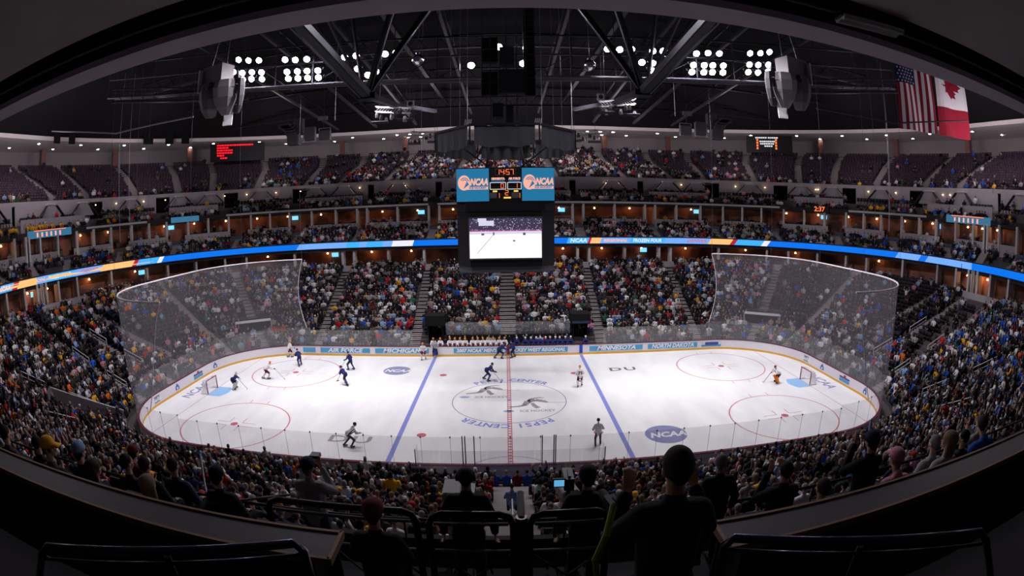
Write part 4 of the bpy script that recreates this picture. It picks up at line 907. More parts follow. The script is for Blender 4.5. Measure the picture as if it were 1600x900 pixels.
def fuse(mb, name, m, vox=.02, parent=None, smooth=2):
    """join overlapping limbs into one continuous surface"""
    o = mb.build(name, m)
    md = o.modifiers.new('r', 'REMESH'); md.mode = 'VOXEL'; md.voxel_size = vox; md.use_smooth_shade = True
    sm = o.modifiers.new('s', 'SMOOTH'); sm.iterations = smooth; sm.factor = .5
    dg = bpy.context.evaluated_depsgraph_get(); me = bpy.data.meshes.new_from_object(o.evaluated_get(dg)); me.name = name
    old = o.data; o.modifiers.clear(); o.data = me; bpy.data.meshes.remove(old)
    if not me.materials: me.materials.append(m)
    if parent: o.parent = parent
    return o
def Vv(*a): return Vector(a)
def hand(mb, wrist, fdir, palm_up, curl=.5, s=1.0, side=1):
    """palm, four separate bent fingers of unequal length and a thumb from the side of the palm"""
    f = Vector(fdir).normalized(); u = Vector(palm_up); u = (u-f*u.dot(f)).normalized(); x = f.cross(u)*side; w_ = Vector(wrist)
    for k in (-.026, 0, .026): capsule(mb, w_+x*k*.7*s, w_+f*.085*s+x*k*s, .014*s, .014*s, 6)
    for k, L in zip((-.034, -.012, .011, .033), (.062, .078, .074, .068)):
        a = w_+f*.088*s+x*k*s; c1 = math.cos(curl), math.sin(curl); b = a+(f*c1[0]-u*c1[1])*L*.5*s; c2 = math.cos(curl*2), math.sin(curl*2); c = b+(f*c2[0]-u*c2[1])*L*.5*s
        capsule(mb, a, b, .0095*s, .0085*s, 6); capsule(mb, b, c, .0085*s, .0075*s, 6)
    a = w_+f*.03*s-x*.03*s; b = a+(f*.6-x*.8)*.04*s; c = b+(f*.8-x*.3-u*.5).normalized()*.032*s
    capsule(mb, a, b, .013*s, .011*s, 6); capsule(mb, b, c, .011*s, .009*s, 6)
def head(mb, c, fwd, lean=0):
    """skull, jaw, nose, brow and ears; fwd is where the face looks"""
    c = Vector(c); f = Vector(fwd).normalized(); x = f.cross(Vector((0, 0, 1))).normalized(); up = x.cross(f)
    n0 = len(mb.v)
    ball(mb, (0, -.01, .02), .076, .095, .1); ball(mb, (0, .03, -.055), .052, .055, .055); capsule(mb, (0, .085, .0), (0, .102, -.028), .011, .014, 6)
    for s in (-1, 1): ball(mb, (s*.078, -.012, -.01), .012, .022, .032, 8); ball(mb, (s*.03, .076, .022), .022, .012, .009, 8); ball(mb, (s*.036, .062, -.03), .022, .02, .02, 8)
    ball(mb, (0, .078, -.062), .024, .012, .007, 8)
    mb.v[n0:] = [tuple(c+x*p[0]+f*p[1]+up*p[2]) for p in mb.v[n0:]]
POSE = {
 'sit':   dict(hip=.50, hy=-.02, sh=(0, .02, 1.02), hd=(0, .05, 1.28), el=(.27, .06, .74), wr=(.14, .30, .62), kn=(.13, .42, .52), an=(.13, .44, .10), toe=.16, fd=(0, 1, -.1), pu=(0, 0, 1)),
 'lean':  dict(hip=.50, hy=-.02, sh=(0, .20, .97), hd=(0, .30, 1.2), el=(.27, .30, .68), wr=(.08, .46, .66), kn=(.15, .42, .52), an=(.15, .40, .10), toe=.16, fd=(-.6, .8, 0), pu=(0, 0, 1)),
 'clap':  dict(hip=.50, hy=-.02, sh=(0, .04, 1.03), hd=(0, .08, 1.29), el=(.26, .20, .86), wr=(.05, .36, 1.04), kn=(.13, .42, .52), an=(.13, .44, .10), toe=.16, fd=(-.3, .4, .8), pu=(-1, 0, 0)),
 'arms':  dict(hip=.50, hy=-.02, sh=(0, .03, 1.03), hd=(0, .05, 1.29), el=(.36, .06, 1.18), wr=(.30, .08, 1.44), kn=(.13, .42, .52), an=(.13, .44, .10), toe=.16, fd=(0, .1, 1), pu=(0, -1, 0)),
 'stand': dict(hip=.95, hy=0, sh=(0, .0, 1.46), hd=(0, .03, 1.70), el=(.28, -.02, 1.17), wr=(.29, .08, .92), kn=(.11, .03, .50), an=(.12, -.02, .09), toe=.16, fd=(0, .1, -1), pu=(-1, 0, 0)),
 'film':  dict(hip=.95, hy=0, sh=(0, .02, 1.46), hd=(0, .05, 1.70), el=(.26, .18, 1.28), wr=(.1, .26, 1.60), kn=(.11, .03, .50), an=(.12, -.02, .09), toe=.16, fd=(-.3, .2, .9), pu=(0, -1, 0)),
 'hold':  dict(hip=.95, hy=0, sh=(0, .02, 1.46), hd=(0, .05, 1.70), el=(.30, .16, 1.20), wr=(.21, .26, 1.44), kn=(.11, .03, .50), an=(.12, -.02, .09), toe=.16, fd=(-.1, .2, 1), pu=(0, -1, 0)),
 'skate': dict(hip=.88, hy=-.08, sh=(0, .30, 1.26), hd=(0, .46, 1.46), el=(.34, .34, 1.0), wr=(.18, .62, .92), kn=(.2, .14, .52), an=(.2, -.16, .14), toe=.2, fd=(-.3, .7, -.5), pu=(0, 0, 1)),
 'glide': dict(hip=.90, hy=-.04, sh=(0, .12, 1.38), hd=(0, .2, 1.62), el=(.33, .1, 1.1), wr=(.24, .38, .95), kn=(.17, .12, .52), an=(.18, -.04, .14), toe=.2, fd=(-.2, .8, -.4), pu=(0, 0, 1)),
 'goalie': dict(hip=.78, hy=-.12, sh=(0, .22, 1.16), hd=(0, .36, 1.40), el=(.4, .28, .95), wr=(.38, .5, .8), kn=(.28, .16, .46), an=(.3, 0, .14), toe=.2, fd=(0, .9, -.3), pu=(0, 0, 1)),
}
def fig(pose, name, mats, vox=.018, asym=0.0, hair='short', kit='street', bulk=1.0, hands=True, look=None):
    p = POSE[pose]; t = None; m = mats; st = asym
    sh = Vector(p['sh']); hd = Vector(p['hd']); hip = Vector((0, p['hy'], p['hip'])); bk = bulk
    nb = sh+Vector((0, -.01, .06))
    def L(v, s, k=0.0): return Vector((v[0]*s, v[1]+s*k, v[2]))
    lk = look or (0, 1, 0)
    b = MB()   # one continuous body: head, neck, trunk, limbs, hands
    head(b, hd, lk); capsule(b, nb, hd+Vector((0, -.02, -.07)), .058, .055)
    capsule(b, hip, sh+Vector((0, 0, -.08)), .09, .08)
    for s in (-1, 1):
        S = sh+Vector((.165*s*bk, 0, -.02)); E_ = L(p['el'], s, st*.5); W = L(p['wr'], s, st)
        capsule(b, S, E_, .045, .038); capsule(b, E_, W, .036, .026)
        H = hip+Vector((.09*s, 0, 0)); K = L(p['kn'], s, st); A = L(p['an'], s, st*1.6)
        capsule(b, H, K, .075, .055); capsule(b, K, A, .05, .036); capsule(b, A+Vector((0, -.03, -.03)), A+Vector((0, p['toe'], -.055)), .035, .03)
        if hands:
            fd = Vector((p['fd'][0]*s, p['fd'][1], p['fd'][2])); pu = Vector((p['pu'][0]*s, p['pu'][1], p['pu'][2])); hand(b, W+(W-E_).normalized()*.015, fd, pu, .55, 1.0, s)
    root = fuse(b, name, m['skin'], min(vox, .013) if hands else vox, None, 1)
    top = MB(); g = 1.12 if kit == 'street' else 1.3
    capsule(top, hip+Vector((0, 0, .0)), hip+Vector((0, 0, .1)), .135*g*bk, .13*g*bk); capsule(top, hip+Vector((.05, 0, .05)), sh+Vector((.07*bk, 0, -.13)), .11*g, .115*g*bk); capsule(top, hip+Vector((-.05, 0, .05)), sh+Vector((-.07*bk, 0, -.13)), .11*g, .115*g*bk)
    capsule(top, sh+Vector((-.12*bk, 0, -.04)), sh+Vector((.12*bk, 0, -.04)), .085*g, .085*g); capsule(top, nb+Vector((0, 0, -.03)), nb+Vector((0, 0, .01)), .078, .07)
    for s in (-1, 1):
        S = sh+Vector((.165*s*bk, 0, -.03)); E_ = L(p['el'], s, st*.5); W = L(p['wr'], s, st); capsule(top, S, E_, .072*g, .056*g); capsule(top, E_, W.lerp(E_, .1), .054*g, .042*g)
    fuse(top, {'street': 'jacket', 'player': 'jersey', 'ref': 'striped_shirt'}[kit], m['top'], vox, root)
    bot = MB()
    for s in (-1, 1):
        H = hip+Vector((.085*s, 0, 0)); K = L(p['kn'], s, st); A = L(p['an'], s, st*1.6)
        if kit == 'player': capsule(bot, H, K.lerp(H, .18), .125, .1)
        else: capsule(bot, H, K, .098, .075); capsule(bot, K, A+Vector((0, 0, .02)), .07, .058)
    capsule(bot, hip+Vector((-.07, 0, 0)), hip+Vector((.07, 0, 0)), .125, .125)
    fuse(bot, 'trousers' if kit != 'player' else 'hockey_pants', m['bottom'], vox, root)
    for s in (-1, 1):
        K = L(p['kn'], s, st); A = L(p['an'], s, st*1.6)
        if kit == 'player':
            so = MB(); wd = 1.0 if pose != 'goalie' else 1.75
            capsule(so, K+Vector((0, .01, .06)), A, .082*wd, .062*wd); fuse(so, 'sock' if pose != 'goalie' else 'leg_pad', m['sock'], vox, root)
            gl = MB(); E_ = L(p['el'], s, st*.5); W = L(p['wr'], s, st); fd = Vector((p['fd'][0]*s, p['fd'][1], p['fd'][2])).normalized(); capsule(gl, W-(W-E_).normalized()*.05, W+fd*.04, .06, .06); 
            for q in (-.03, 0, .03): capsule(gl, W+fd*.05+Vector((q, 0, 0)), W+fd*.12+Vector((q*1.1, 0, -.02)), .021, .019)
            capsule(gl, W+fd*.02+Vector((-.05*s, 0, 0)), W+fd*.07+Vector((-.07*s, 0, .01)), .02, .018)
            fuse(gl, 'glove', m['glove'], .012, root)
        sk = MB(); capsule(sk, A+Vector((0, -.04, .02)), A+Vector((0, -.04, -.02)), .06, .055); capsule(sk, A+Vector((0, -.05, -.03)), A+Vector((0, p['toe'], -.04)), .048, .045); sh_ = fuse(sk, 'shoe' if kit == 'street' else 'skate', m['shoe'], vox, root)
        if kit != 'street': bl = MB(); bl.box(A+Vector((0, .06, -.115)), (.012, .28, .05)); bl.build('blade', steel, sh_)
    x = Vector((1, 0, 0)); f = Vector(lk).normalized(); xx = f.cross(Vector((0, 0, 1))).normalized(); up = xx.cross(f)
    h = MB(); c = hd
    if kit != 'street' or hair in ('cap', 'hat'):
        n0 = len(h.v); h.lathe([(.088, -.035 if kit != 'street' else .005), (.1, .0), (.1, .05), (.085, .1), (.05, .128), (.01, .135)], n=16, sy=1.15)
        if hair == 'cap' and kit == 'street': h.add([(-.065, .08, .02), (.065, .08, .02), (.055, .2, .0), (-.055, .2, .0), (-.065, .08, .032), (.065, .08, .032), (.055, .2, .01), (-.055, .2, .01)], [(0, 1, 2, 3), (4, 7, 6, 5), (0, 4, 5, 1), (2, 6, 7, 3), (1, 5, 6, 2), (0, 3, 7, 4)])
        h.v[n0:] = [tuple(c+xx*q[0]+f*(q[1]-.01)+up*(q[2]+.02)) for q in h.v[n0:]]; h.build('helmet' if kit != 'street' else 'cap', m['hat'], root, True)
    if kit == 'street' and hair != 'bald':
        h = MB(); low = {'short': -.02, 'cap': -.04, 'hat': -.05, 'long': -.16}[hair]; n0 = len(h.v)
        top_ = .0 if hair in ('cap', 'hat') else .03
        big = 1.22 if hair == 'long' else 1.0; ball(h, (0, -.026, top_+.008), .09*big, .1*big, .104 if top_ else .08, 14); capsule(h, (0, -.06, 0), (0, -.06, low), .06*big, .055*big, 8)
        if hair == 'long':
            for s in (-1, 1): capsule(h, (s*.065, -.03, .02), (s*.075, -.035, low), .05, .04, 8)
        h.v[n0:] = [tuple(c+xx*q[0]+f*q[1]+up*q[2]) for q in h.v[n0:]]; fuse(h, 'hair', m['hair'], vox, root)
    if vox <= .02:
        for s in (-1, 1):
            e = MB(); ball(e, tuple(c+xx*(.03*s)+f*.082+up*.008), .009, .007, .007, 6); e.build('eye', mat('eye_dark', (30, 26, 26), .3), root)
        e = MB(); e.bar(c-xx*.022+f*.088-up*.062, c+xx*.022+f*.088-up*.062, .008, .007); e.build('mouth', mat('lip', (140, 78, 76), .6), root)
    return root
skin_m = [mat('skin_light', (205, 160, 138), .6), mat('skin_tan', (176, 128, 102), .6), mat('skin_brown', (120, 82, 62), .6)]
hair_c = {'dark hair': (32, 27, 27), 'brown hair': (62, 48, 42), 'grey hair': (128, 124, 124), 'fair hair': (132, 112, 90)}
cloth_c = {'black': (24, 24, 27), 'charcoal': (52, 52, 56), 'navy': (30, 38, 70), 'white': (218, 216, 220), 'pale grey': (160, 158, 162), 'blue': (34, 84, 178), 'gold': (226, 166, 44), 'maroon': (106, 26, 42), 'red': (180, 36, 40), 'tan': (150, 135, 122), 'brown': (76, 62, 58), 'green': (38, 98, 70), 'orange': (222, 112, 40), 'pink': (210, 140, 160), 'pale blue': (130, 165, 205)}
trs_c = {'t0': (28, 28, 32), 't1': (44, 56, 84), 't2': (110, 98, 84)}
CM = {k: mat('cloth_'+k.replace(' ', '_'), v, .85) for k, v in cloth_c.items()}; HM = {k: mat(k.replace(' ', '_'), v, .8) for k, v in hair_c.items()}; TM = {k: mat('trousers_'+k, v, .85) for k, v in trs_c.items()}
shoe_m = mat('shoe_dark', (28, 26, 26), .6)
def street(top, bottom='t0', hair='dark hair', hat=None, skin=0): return dict(skin=skin_m[skin], top=CM[top], bottom=TM[bottom], hair=HM[hair], hat=CM[hat] if hat else CM['black'], shoe=shoe_m)

# players, officials ------------------------------------------------------------
pm_w = dict(skin=skin_m[0], top=mat('jersey_white', (232, 228, 232), .8), bottom=mat('pants_maroon', (84, 18, 34), .8), sock=mat('sock_white', (222, 214, 220), .8), glove=mat('glove_maroon', (90, 24, 38), .7), hat=mat('helmet_gold', (238, 150, 52), .35), shoe=mat('skate_black', (18, 18, 20), .5), hair=HM['dark hair'])
pm_b = dict(skin=skin_m[0], top=mat('jersey_royal', (34, 42, 104), .8), bottom=mat('pants_navy', (26, 28, 56), .8), sock=mat('sock_blue', (60, 68, 120), .8), glove=mat('glove_navy', (30, 32, 62), .7), hat=mat('helmet_navy', (24, 28, 62), .35), shoe=mat('skate_black'), hair=HM['dark hair'])
pm_gb = dict(pm_b, sock=mat('pad_white', (228, 224, 230), .7), hat=mat('mask_white', (225, 222, 228), .4), glove=mat('glove_white', (220, 218, 222), .7))
pm_gw = dict(pm_w, sock=mat('pad_orange', (226, 128, 40), .7), glove=mat('pad_orange', (0, 0, 0)), bottom=mat('pants_maroon', (0, 0, 0)), hat=mat('mask_maroon', (120, 50, 56), .4))
stripe = bpy.data.materials.new('referee_stripes'); stripe.use_nodes = True; nt = stripe.node_tree; tc = nt.nodes.new('ShaderNodeTexCoord'); wv = nt.nodes.new('ShaderNodeTexWave'); wv.bands_direction = 'X'; wv.inputs['Scale'].default_value = 5; cr = nt.nodes.new('ShaderNodeValToRGB'); cr.color_ramp.interpolation = 'CONSTANT'; cr.color_ramp.elements[0].color = (.02, .02, .02, 1); cr.color_ramp.elements[1].color = (.75, .75, .78, 1); cr.color_ramp.elements[1].position = .45
nt.links.new(tc.outputs['Object'], wv.inputs[0]); nt.links.new(wv.outputs[0], cr.inputs[0]); nt.links.new(cr.outputs[0], nt.nodes['Principled BSDF'].inputs[0])
pm_r = dict(skin=skin_m[0], top=stripe, bottom=mat('ref_trousers', (18, 18, 20), .8), hat=mat('helmet_black', (16, 16, 18), .4), shoe=mat('skate_black'), hair=HM['dark hair'])
K = 1.08
FP = {('w', 'skate'): fig('skate', 'person', pm_w, asym=.16, kit='player'), ('w', 'glide'): fig('glide', 'person', pm_w, asym=.1, kit='player'),
      ('b', 'skate'): fig('skate', 'person', pm_b, asym=.18, kit='player'), ('b', 'glide'): fig('glide', 'person', pm_b, asym=-.12, kit='player'),
      ('gb', 'goalie'): fig('goalie', 'person', pm_gb, kit='player'), ('gw', 'goalie'): fig('goalie', 'person', pm_gw, kit='player'),
      ('r', 'glide'): fig('glide', 'person', pm_r, asym=.1, kit='ref'), ('r', 'skate'): fig('skate', 'person', pm_r, asym=.12, kit='ref')}
used = set()
def put(key, x, y, rz, label, group=None, z=0.0, s=K, cat='person'):
    o = FP[key] if key not in used else copy_tree(FP[key]); used.add(key)
    o.location = (x, y, z); o.rotation_euler = (0, 0, R(rz)); o.scale = (s, s, s); tag(o, label, cat, group); return o
stick_m = mat('stick_dark', (44, 36, 34), .5); blade_m = mat('stick_tape', (30, 28, 30), .7)
def stick(x, y, rz, label, reach=(.1, 1.35), grip=(.2, .5, 1.05), wide=False):
    t = thing('hockey_stick', label, 'hockey stick', (x, y, 0), R(rz), 'hockey sticks'); g = Vector(grip)*K; h = Vector((reach[0], reach[1], .05))
    MB().bar(g+(g-h)*.12, h, .03 if not wide else .045, .02).build('shaft', stick_m, t); MB().box(h+Vector((.12, .02, .01)), (.3, .03, .075 if not wide else .11)).build('blade', blade_m if not wide else white, t)
put(('w', 'skate'), -23.2, 4.3, -60, 'hockey skater in white and maroon heading right inside the far left circle', 'players in white')
put(('w', 'glide'), -23.9, 11.9, -40, 'hockey skater in white against the far boards at the left', 'players in white')
put(('b', 'skate'), -21.5, 9.0, 40, 'hockey skater in dark blue on the top edge of the left circle', 'players in blue')
put(('b', 'glide'), -15.5, 8.0, 70, 'hockey skater in dark blue, upper of the pair beside the left circle', 'players in blue')
put(('b', 'skate'), -14.7, 3.6, 60, 'hockey skater in dark blue, lower of the pair right of the left circle', 'players in blue')
put(('w', 'glide'), -8.7, 11.7, 180, 'hockey skater in white standing by the left blue line and benches', 'players in white')
put(('b', 'skate'), -.9, 12.0, -70, 'hockey skater in dark blue at the boards by the red line', 'players in blue')
put(('b', 'glide'), .5, 12.3, 100, 'hockey skater in blue and white right at the red line boards', 'players in blue')
put(('b', 'skate'), -1.9, 5.1, -110, 'hockey skater in dark blue leaning above the centre circle', 'players in blue')
n22 = put(('w', 'glide'), 6.1, 2.9, 0, 'hockey skater in white with number 22 seen from behind', 'players in white')
text_obj('number', '22', .34, mat('number_maroon', (84, 18, 34), .8), lambda a, b2, d: (a, -.135, 1.2+b2), n22, bold=.02)
put(('gb', 'goalie'), -25.2, 1.0, -80, 'goalie in dark blue with white pads left of centre near the left net')
put(('gw', 'goalie'), 24.3, .6, 80, 'goalie with orange pads in front of the right net')
put(('r', 'skate'), -10.6, -9.0, -60, 'striped hockey official skating across the near left letters')
put(('r', 'glide'), 5.7, -8.8, 0, 'striped hockey official seen from behind near the right blue line')
put(('r', 'glide'), -7.6, 12.6, 180, 'striped hockey official perched on the boards at the left blue line', z=.15)
for x, y, rz, lab in ((-22.6, 3.9, -60, 'stick of the white skater inside the far left circle'), (-21.5, 9.2, 40, 'stick of the blue skater on top of the left circle'), (-15.5, 8.0, 70, 'stick of the upper blue skater beside the left circle'), (-14.7, 3.6, 60, 'stick of the lower blue skater right of the left circle'), (-1.9, 5.1, -110, 'stick of the blue skater above the centre circle'), (6.1, 2.9, 0, 'stick of the white skater with number 22')): stick(x, y, rz, 'hockey '+lab)
stick(-25.2, 1.0, -80, 'wide goalie stick of the blue and white goalie', wide=True); stick(24.3, .6, 80, 'wide goalie stick of the orange padded goalie', wide=True)
def goal(x, s, lab):
    t = thing('goal', lab, 'hockey goal', (x, 0, 0), 0 if s > 0 else PI, 'hockey goals'); rd = mat('goal_red', (150, 52, 62), .4)
    MB().tube([(0, -.915, 0), (0, -.915, 1.22), (0, .915, 1.22), (0, .915, 0)], .055, 8).build('goal_frame', rd, t)
    base = [(0, -.915, .04)]+[(1.0*math.sin(PI*i/10)*.55+.55*(i > 0 and i < 10), -.915*math.cos(PI*i/10)*1.12, .04) for i in range(11)]+[(0, .915, .04)]
    MB().tube(base, .04, 8).build('base_frame', white, t); MB().tube([(0, -.9, 1.2), (.5, -.85, 1.18), (.5, .85, 1.18), (0, .9, 1.2)], .025, 6).build('top_frame', white, t)
    nm_ = clear_mat('goal_net', .35, (235, 232, 235), 0); top = [(.0, -.9, 1.2), (.3, -.88, 1.2), (.5, -.85, 1.18)]+[(.5, -.85+1.7*i/6, 1.18) for i in range(1, 6)]+[(.5, .85, 1.18), (.3, .88, 1.2), (0, .9, 1.2)]
    k = len(top); bs_ = [base[int(round(i*(len(base)-1)/(k-1)))] for i in range(k)]; b = MB(); b.grid([top, [((a[0]+c[0])/2+.05, (a[1]+c[1])/2, .62) for a, c in zip(top, bs_)], bs_]); b.build('net', nm_, t)
goal(-27.15, -1, 'red framed hockey goal with white net at the left end'); goal(27.15, 1, 'red framed hockey goal with white net at the right end')

# benches ---------------------------------------------------------------------
t = thing('bench_backboard', 'glass and black backboard behind both players\' benches', 'bench backboard', (0, 0, 0))
MB().box((-.0, 15.35, .9), (13.4, .06, 1.7)).build('backboard', sbk, t)
for i in range(10): MB().box((-6.05+i*1.345, 15.35, 2.45), (1.33, .02, 1.35)).build('glass_pane', glass, t)
for x0, x1, nm in ((-6.4, -.3, 'left'), (.5, 6.6, 'right')):
    t = thing('players_bench', f'long dark players\' bench behind the far boards, {nm} of the red line', 'bench', ((x0+x1)/2, 14.15, 0)); MB().box((0, 0, .45), (x1-x0, .35, .06)).build('bench_seat', wood, t)
    for q in (-.45, 0, .45): MB().box((q*(x1-x0), 0, .22), (.08, .3, .42)).build('leg', darksteel, t)
tn = {}
FP[('w', 'clap')] = fig('lean', 'person', pm_w, kit='player', vox=.022, hands=False); FP[('b', 'clap')] = fig('lean', 'person', dict(pm_b, hat=mat('mask_white')), kit='player', vox=.022, hands=False)
WL = [-7.9, -7.1, -6.1, -5.5, -5.05, -4.5, -3.75, -3.2, -2.6, -2.1, -1.55, -.85, -.35]
for i, x in enumerate(WL): put(('w', 'clap'), x, 13.62 if i > 1 else 13.6, 180+random.uniform(-12, 12), f'player in white with gold helmet, {ordn[i]} from the left on the left bench', 'players on the left bench', z=.52)
WR = [.95, 1.85, 2.45, 2.9, 3.4, 3.95, 4.4, 4.9, 5.45, 6.0, 6.55, 8.1]
for i, x in enumerate(WR): put(('b', 'clap'), x, 13.62, 180+random.uniform(-12, 12), f'player in blue with white helmet, {ordn[i]} from the left on the right bench', 'players on the right bench', z=.52)
for s, nm in ((-1, 'left'), (1, 'right')):
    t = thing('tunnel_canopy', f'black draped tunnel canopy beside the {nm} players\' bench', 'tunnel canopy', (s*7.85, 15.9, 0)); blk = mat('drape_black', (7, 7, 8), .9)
    MB().box((-.75, 0, 1.45), (.08, 1.6, 2.9)).build('side_curtain', blk, t); MB().box((.75, 0, 1.45), (.08, 1.6, 2.9)).build('side_curtain', blk, t); MB().box((0, .0, 3.4), (2.1, 2.0, 1.1)).build('hood', blk, t); MB().box((0, .75, 1.4), (1.4, .05, 2.8)).build('back_curtain', blk, t)
    if s > 0: MB().box((0, -1.02, 3.05), (1.9, .03, .25)).build('blue_band', mat('band_blue', (40, 52, 84), .8), t)
for s, nm in ((-1, 'left'), (1, 'right')):
    u_ = s*1.365; x, y = P(u_, 18.9); ang, _ = inward(u_, 18.9); t = thing('tunnel_mouth', f'dark square tunnel mouth with a pale lintel in the {nm} seats', 'tunnel mouth', (x, y, 1.2), ang+PI/2)
    MB().box((0, 0, .9), (4.4, 2.4, 2.2)).build('black_box_opening', blk, t); MB().box((0, -1.15, 2.05), (4.4, .25, .25)).build('lintel', white, t);  # solid black box puts the tunnel's darkness into the colour
    for q in (-2.25, 2.25): MB().box((q, -.1, .8), (.12, 2.6, 2.4)).build('side_wall', wallgrey, t)
    for q in (-1, 1): MB().box((q*2.9, -1.2, 1.25), (.35, .1, .18)).build('exit_sign', emis('exit_green', (90, 210, 150), 1.2), t)
# near boards: scorers' and penalty box glass, officials in blue shirts
t = thing('penalty_box_glass', 'glass enclosure of the timekeepers\' box at the near boards', 'glass enclosure', (0, -13.95, 0))
for i in range(8): MB().box((-4.5+i*1.29, 0.0, 1.85), (1.27, .015, 1.2)).build('glass_pane', glass, t)
for x in (-5.2, 5.15): MB().box((x, .4, 1.85), (.015, .9, 1.2)).build('glass_pane', glass, t); MB().box((x, 0, 1.3), (.05, .05, 2.4)).build('post', steel, t)
for x in (-2.65, -2.5, -2.0, 1.75, 2.4, 2.5): MB().box((x, .75, 2.0), (.06, .06, 2.0)).build('post', steel, t)
t = thing('white_table', 'small white covered table behind the near boards left of centre', 'table', (-4.1, -14.5, 0)); MB().box((0, 0, .74), (1.25, .6, .05)).build('tabletop', white, t); MB().box((0, 0, .37), (1.2, .55, .7)).build('table_skirt', mat('cloth_pale', (190, 188, 192), .8), t)
mh = lambda nm: None
for i, (x, top_, hr, lab) in enumerate(((-1.75, 'blue', 'brown hair', 'person in blue shirt seated furthest left at the timekeepers\' box'), (-.85, 'blue', 'grey hair', 'person in blue shirt left of the centre line at the timekeepers\' box'), (-.25, 'blue', 'fair hair', 'person in blue shirt at the centre line of the timekeepers\' box'), (.35, 'maroon', 'dark hair', 'person in maroon and white right of the centre line'), (.85, 'blue', 'dark hair', 'person in blue shirt right beside the maroon shirted one'), (2.3, 'blue', 'brown hair', 'person in blue standing furthest right at the timekeepers\' box'))):
    o = fig('sit' if i < 5 else 'stand', 'person', street(top_, 't0', hr), vox=.025); o.location = (x, -14.75, 0.25 if i < 5 else 0); tag(o, lab, 'person')

# hero figures on the near balcony --------------------------------------------------
def row_seat(x, y, f_, rz, label):
    t = thing('folding_seat', ' '.join(('dark folding seat of the '+label).split()[:15]).rstrip(','), 'seat', (x, y, f_), R(rz), 'folding seats on the balcony')
    MB().box((0, -.27, .72), (.47, .05, .42), rx=R(-8)).build('backrest', mat('seat_dark', (48, 42, 46), .6), t); MB().box((0, -.04, .37), (.45, .40, .05)).build('seat_pan', mat('seat_pan', (40, 36, 40), .7), t)
    for s in (-1, 1): MB().box((s*.22, -.15, .33), (.03, .28, .66)).build('side_frame', darksteel, t)
def hero(x, y, zt, pose, m, label, rz=0, hair='short', floor=None, **k):
    o = fig(pose, 'person', m, vox=.012, hair=hair, **k); hz = POSE[pose]['hd'][2]+.13
    f_ = floor if y < -36 else (10.6 if y > -34.65 else 11.15); s = max(.93, min(1.1, (zt-f_)/hz))
    if pose in ('sit', 'lean', 'clap') and x != -1.33: row_seat(x, y, f_, rz, label)
    o.location = (x, y, f_); o.scale = (s, s, s); o.rotation_euler = (0, 0, R(rz)); tag(o, label, 'person'); return o
def chair_under(x, y, floor, rz, label):
    t = thing('stool', label, 'stool', (x, y, floor), R(rz)); MB().lathe([(.19, .41), (.2, .45), (.19, .47)], n=18).build('seat', rail_m, t)
    for a in range(4): q = PI/4+a*PI/2; MB().tube([(.12*math.cos(q), .12*math.sin(q), .42), (.2*math.cos(q), .2*math.sin(q), 0)], .014, 6).build('leg', steel, t)
def camera_thing(x, y, z, rz, label, s=1.0, screen=False, tripod=None):
    t = thing('video_camera', label, 'camera', (x, y, z), R(rz)); t.scale = (s, s, s); MB().box((0, .05, 0), (.12, .3, .16)).build('camera_body', rail_m, t)
    b = MB(); b.lathe([(.045, 0), (.055, .16), (.05, .18)], n=14); b.mapped(lambda x_, y_, z_: (x_, .2+z_, y_)); b.build('lens', sbk, t)
    MB().box((0, -.02, .12), (.03, .2, .03)).build('handle', rail_m, t)
    if screen: MB().box((-.12, -.08, .03), (.16, .03, .12)).build('screen_housing', spkd, t); MB().box((-.12, -.098, .03), (.12, .006, .085)).build('viewfinder_screen', emis('viewfinder', (90, 170, 215), 1.0), t)
    if tripod:
        for a in range(3): q = PI/2+a*2*PI/3; MB().tube([(0, 0, -.08), (.28*math.cos(q), .28*math.sin(q), -tripod)], .014, 6).build('tripod_leg', rail_m, t)
hero(.74, -37.0, 14.0, 'hold', dict(street('black', 't0', 'brown hair')), 'large dark silhouette of a short-haired person raising a camera, nearest the lens', hair='short', floor=12.28-.0, look=(-.05, 1, -.1))
camera_thing(.50, -36.72, 13.50, 12, 'dark camera raised by the large short-haired silhouette', .55)
t = thing('camera_strap', 'yellow-green strap over the shoulder of the large silhouette', 'strap', (0, 0, 0)); MB().tube([(.42, -37.0, 13.72), (.37, -37.12, 13.62), (.33, -37.1, 13.45), (.36, -37.1, 13.25)], .018, 8).build('strap', mat('strap_lime', (150, 165, 40), .7, var=.2, scale=40), t)
hero(-1.33, -35.25, 12.6, 'sit', street('black', 't0', 'dark hair', 'maroon'), 'dark silhouette in a maroon cap, left of the centre stairs before the rail', hair='cap', floor=11.2)
chair_under(-1.33, -35.25, 11.15, 0, 'dark stool under the silhouette in the maroon cap')
hero(-.55, -34.25, 12.45, 'stand', street('black', 't0', 'dark hair'), 'camera operator with headphones standing just left of the centre stairs', floor=10.62)
hero(.76, -34.25, 12.42, 'stand', street('black', 't0', 'dark hair', 'black'), 'camera operator in dark cap standing just right of the centre stairs', hair='cap', floor=10.62)
hp = thing('headphones', 'black headphones on the operator left of the centre stairs', 'headphones', (-.55, -34.22, 12.33))
b = MB(); b.tube([(.095*math.cos(a), 0, .115*math.sin(a)) for a in [PI*i/12 for i in range(13)]], .013, 8); b.build('headband', spk, hp)
for s in (-1, 1): b = MB(); b.lathe([(.035, 0), (.045, .01), (.045, .03), (.03, .035)], n=12); b.mapped(lambda x, y, z: (s*(.078+z), y, x)); b.build('ear_cup', rail_m, hp)
camera_thing(-.56, -33.75, 11.78, 0, 'broadcast camera in front of the operator left of the stairs', 1.0, False, 1.15); camera_thing(.62, -33.7, 11.95, 0, 'broadcast camera with lit viewfinder right of the centre stairs', 1.0, True, 1.3)
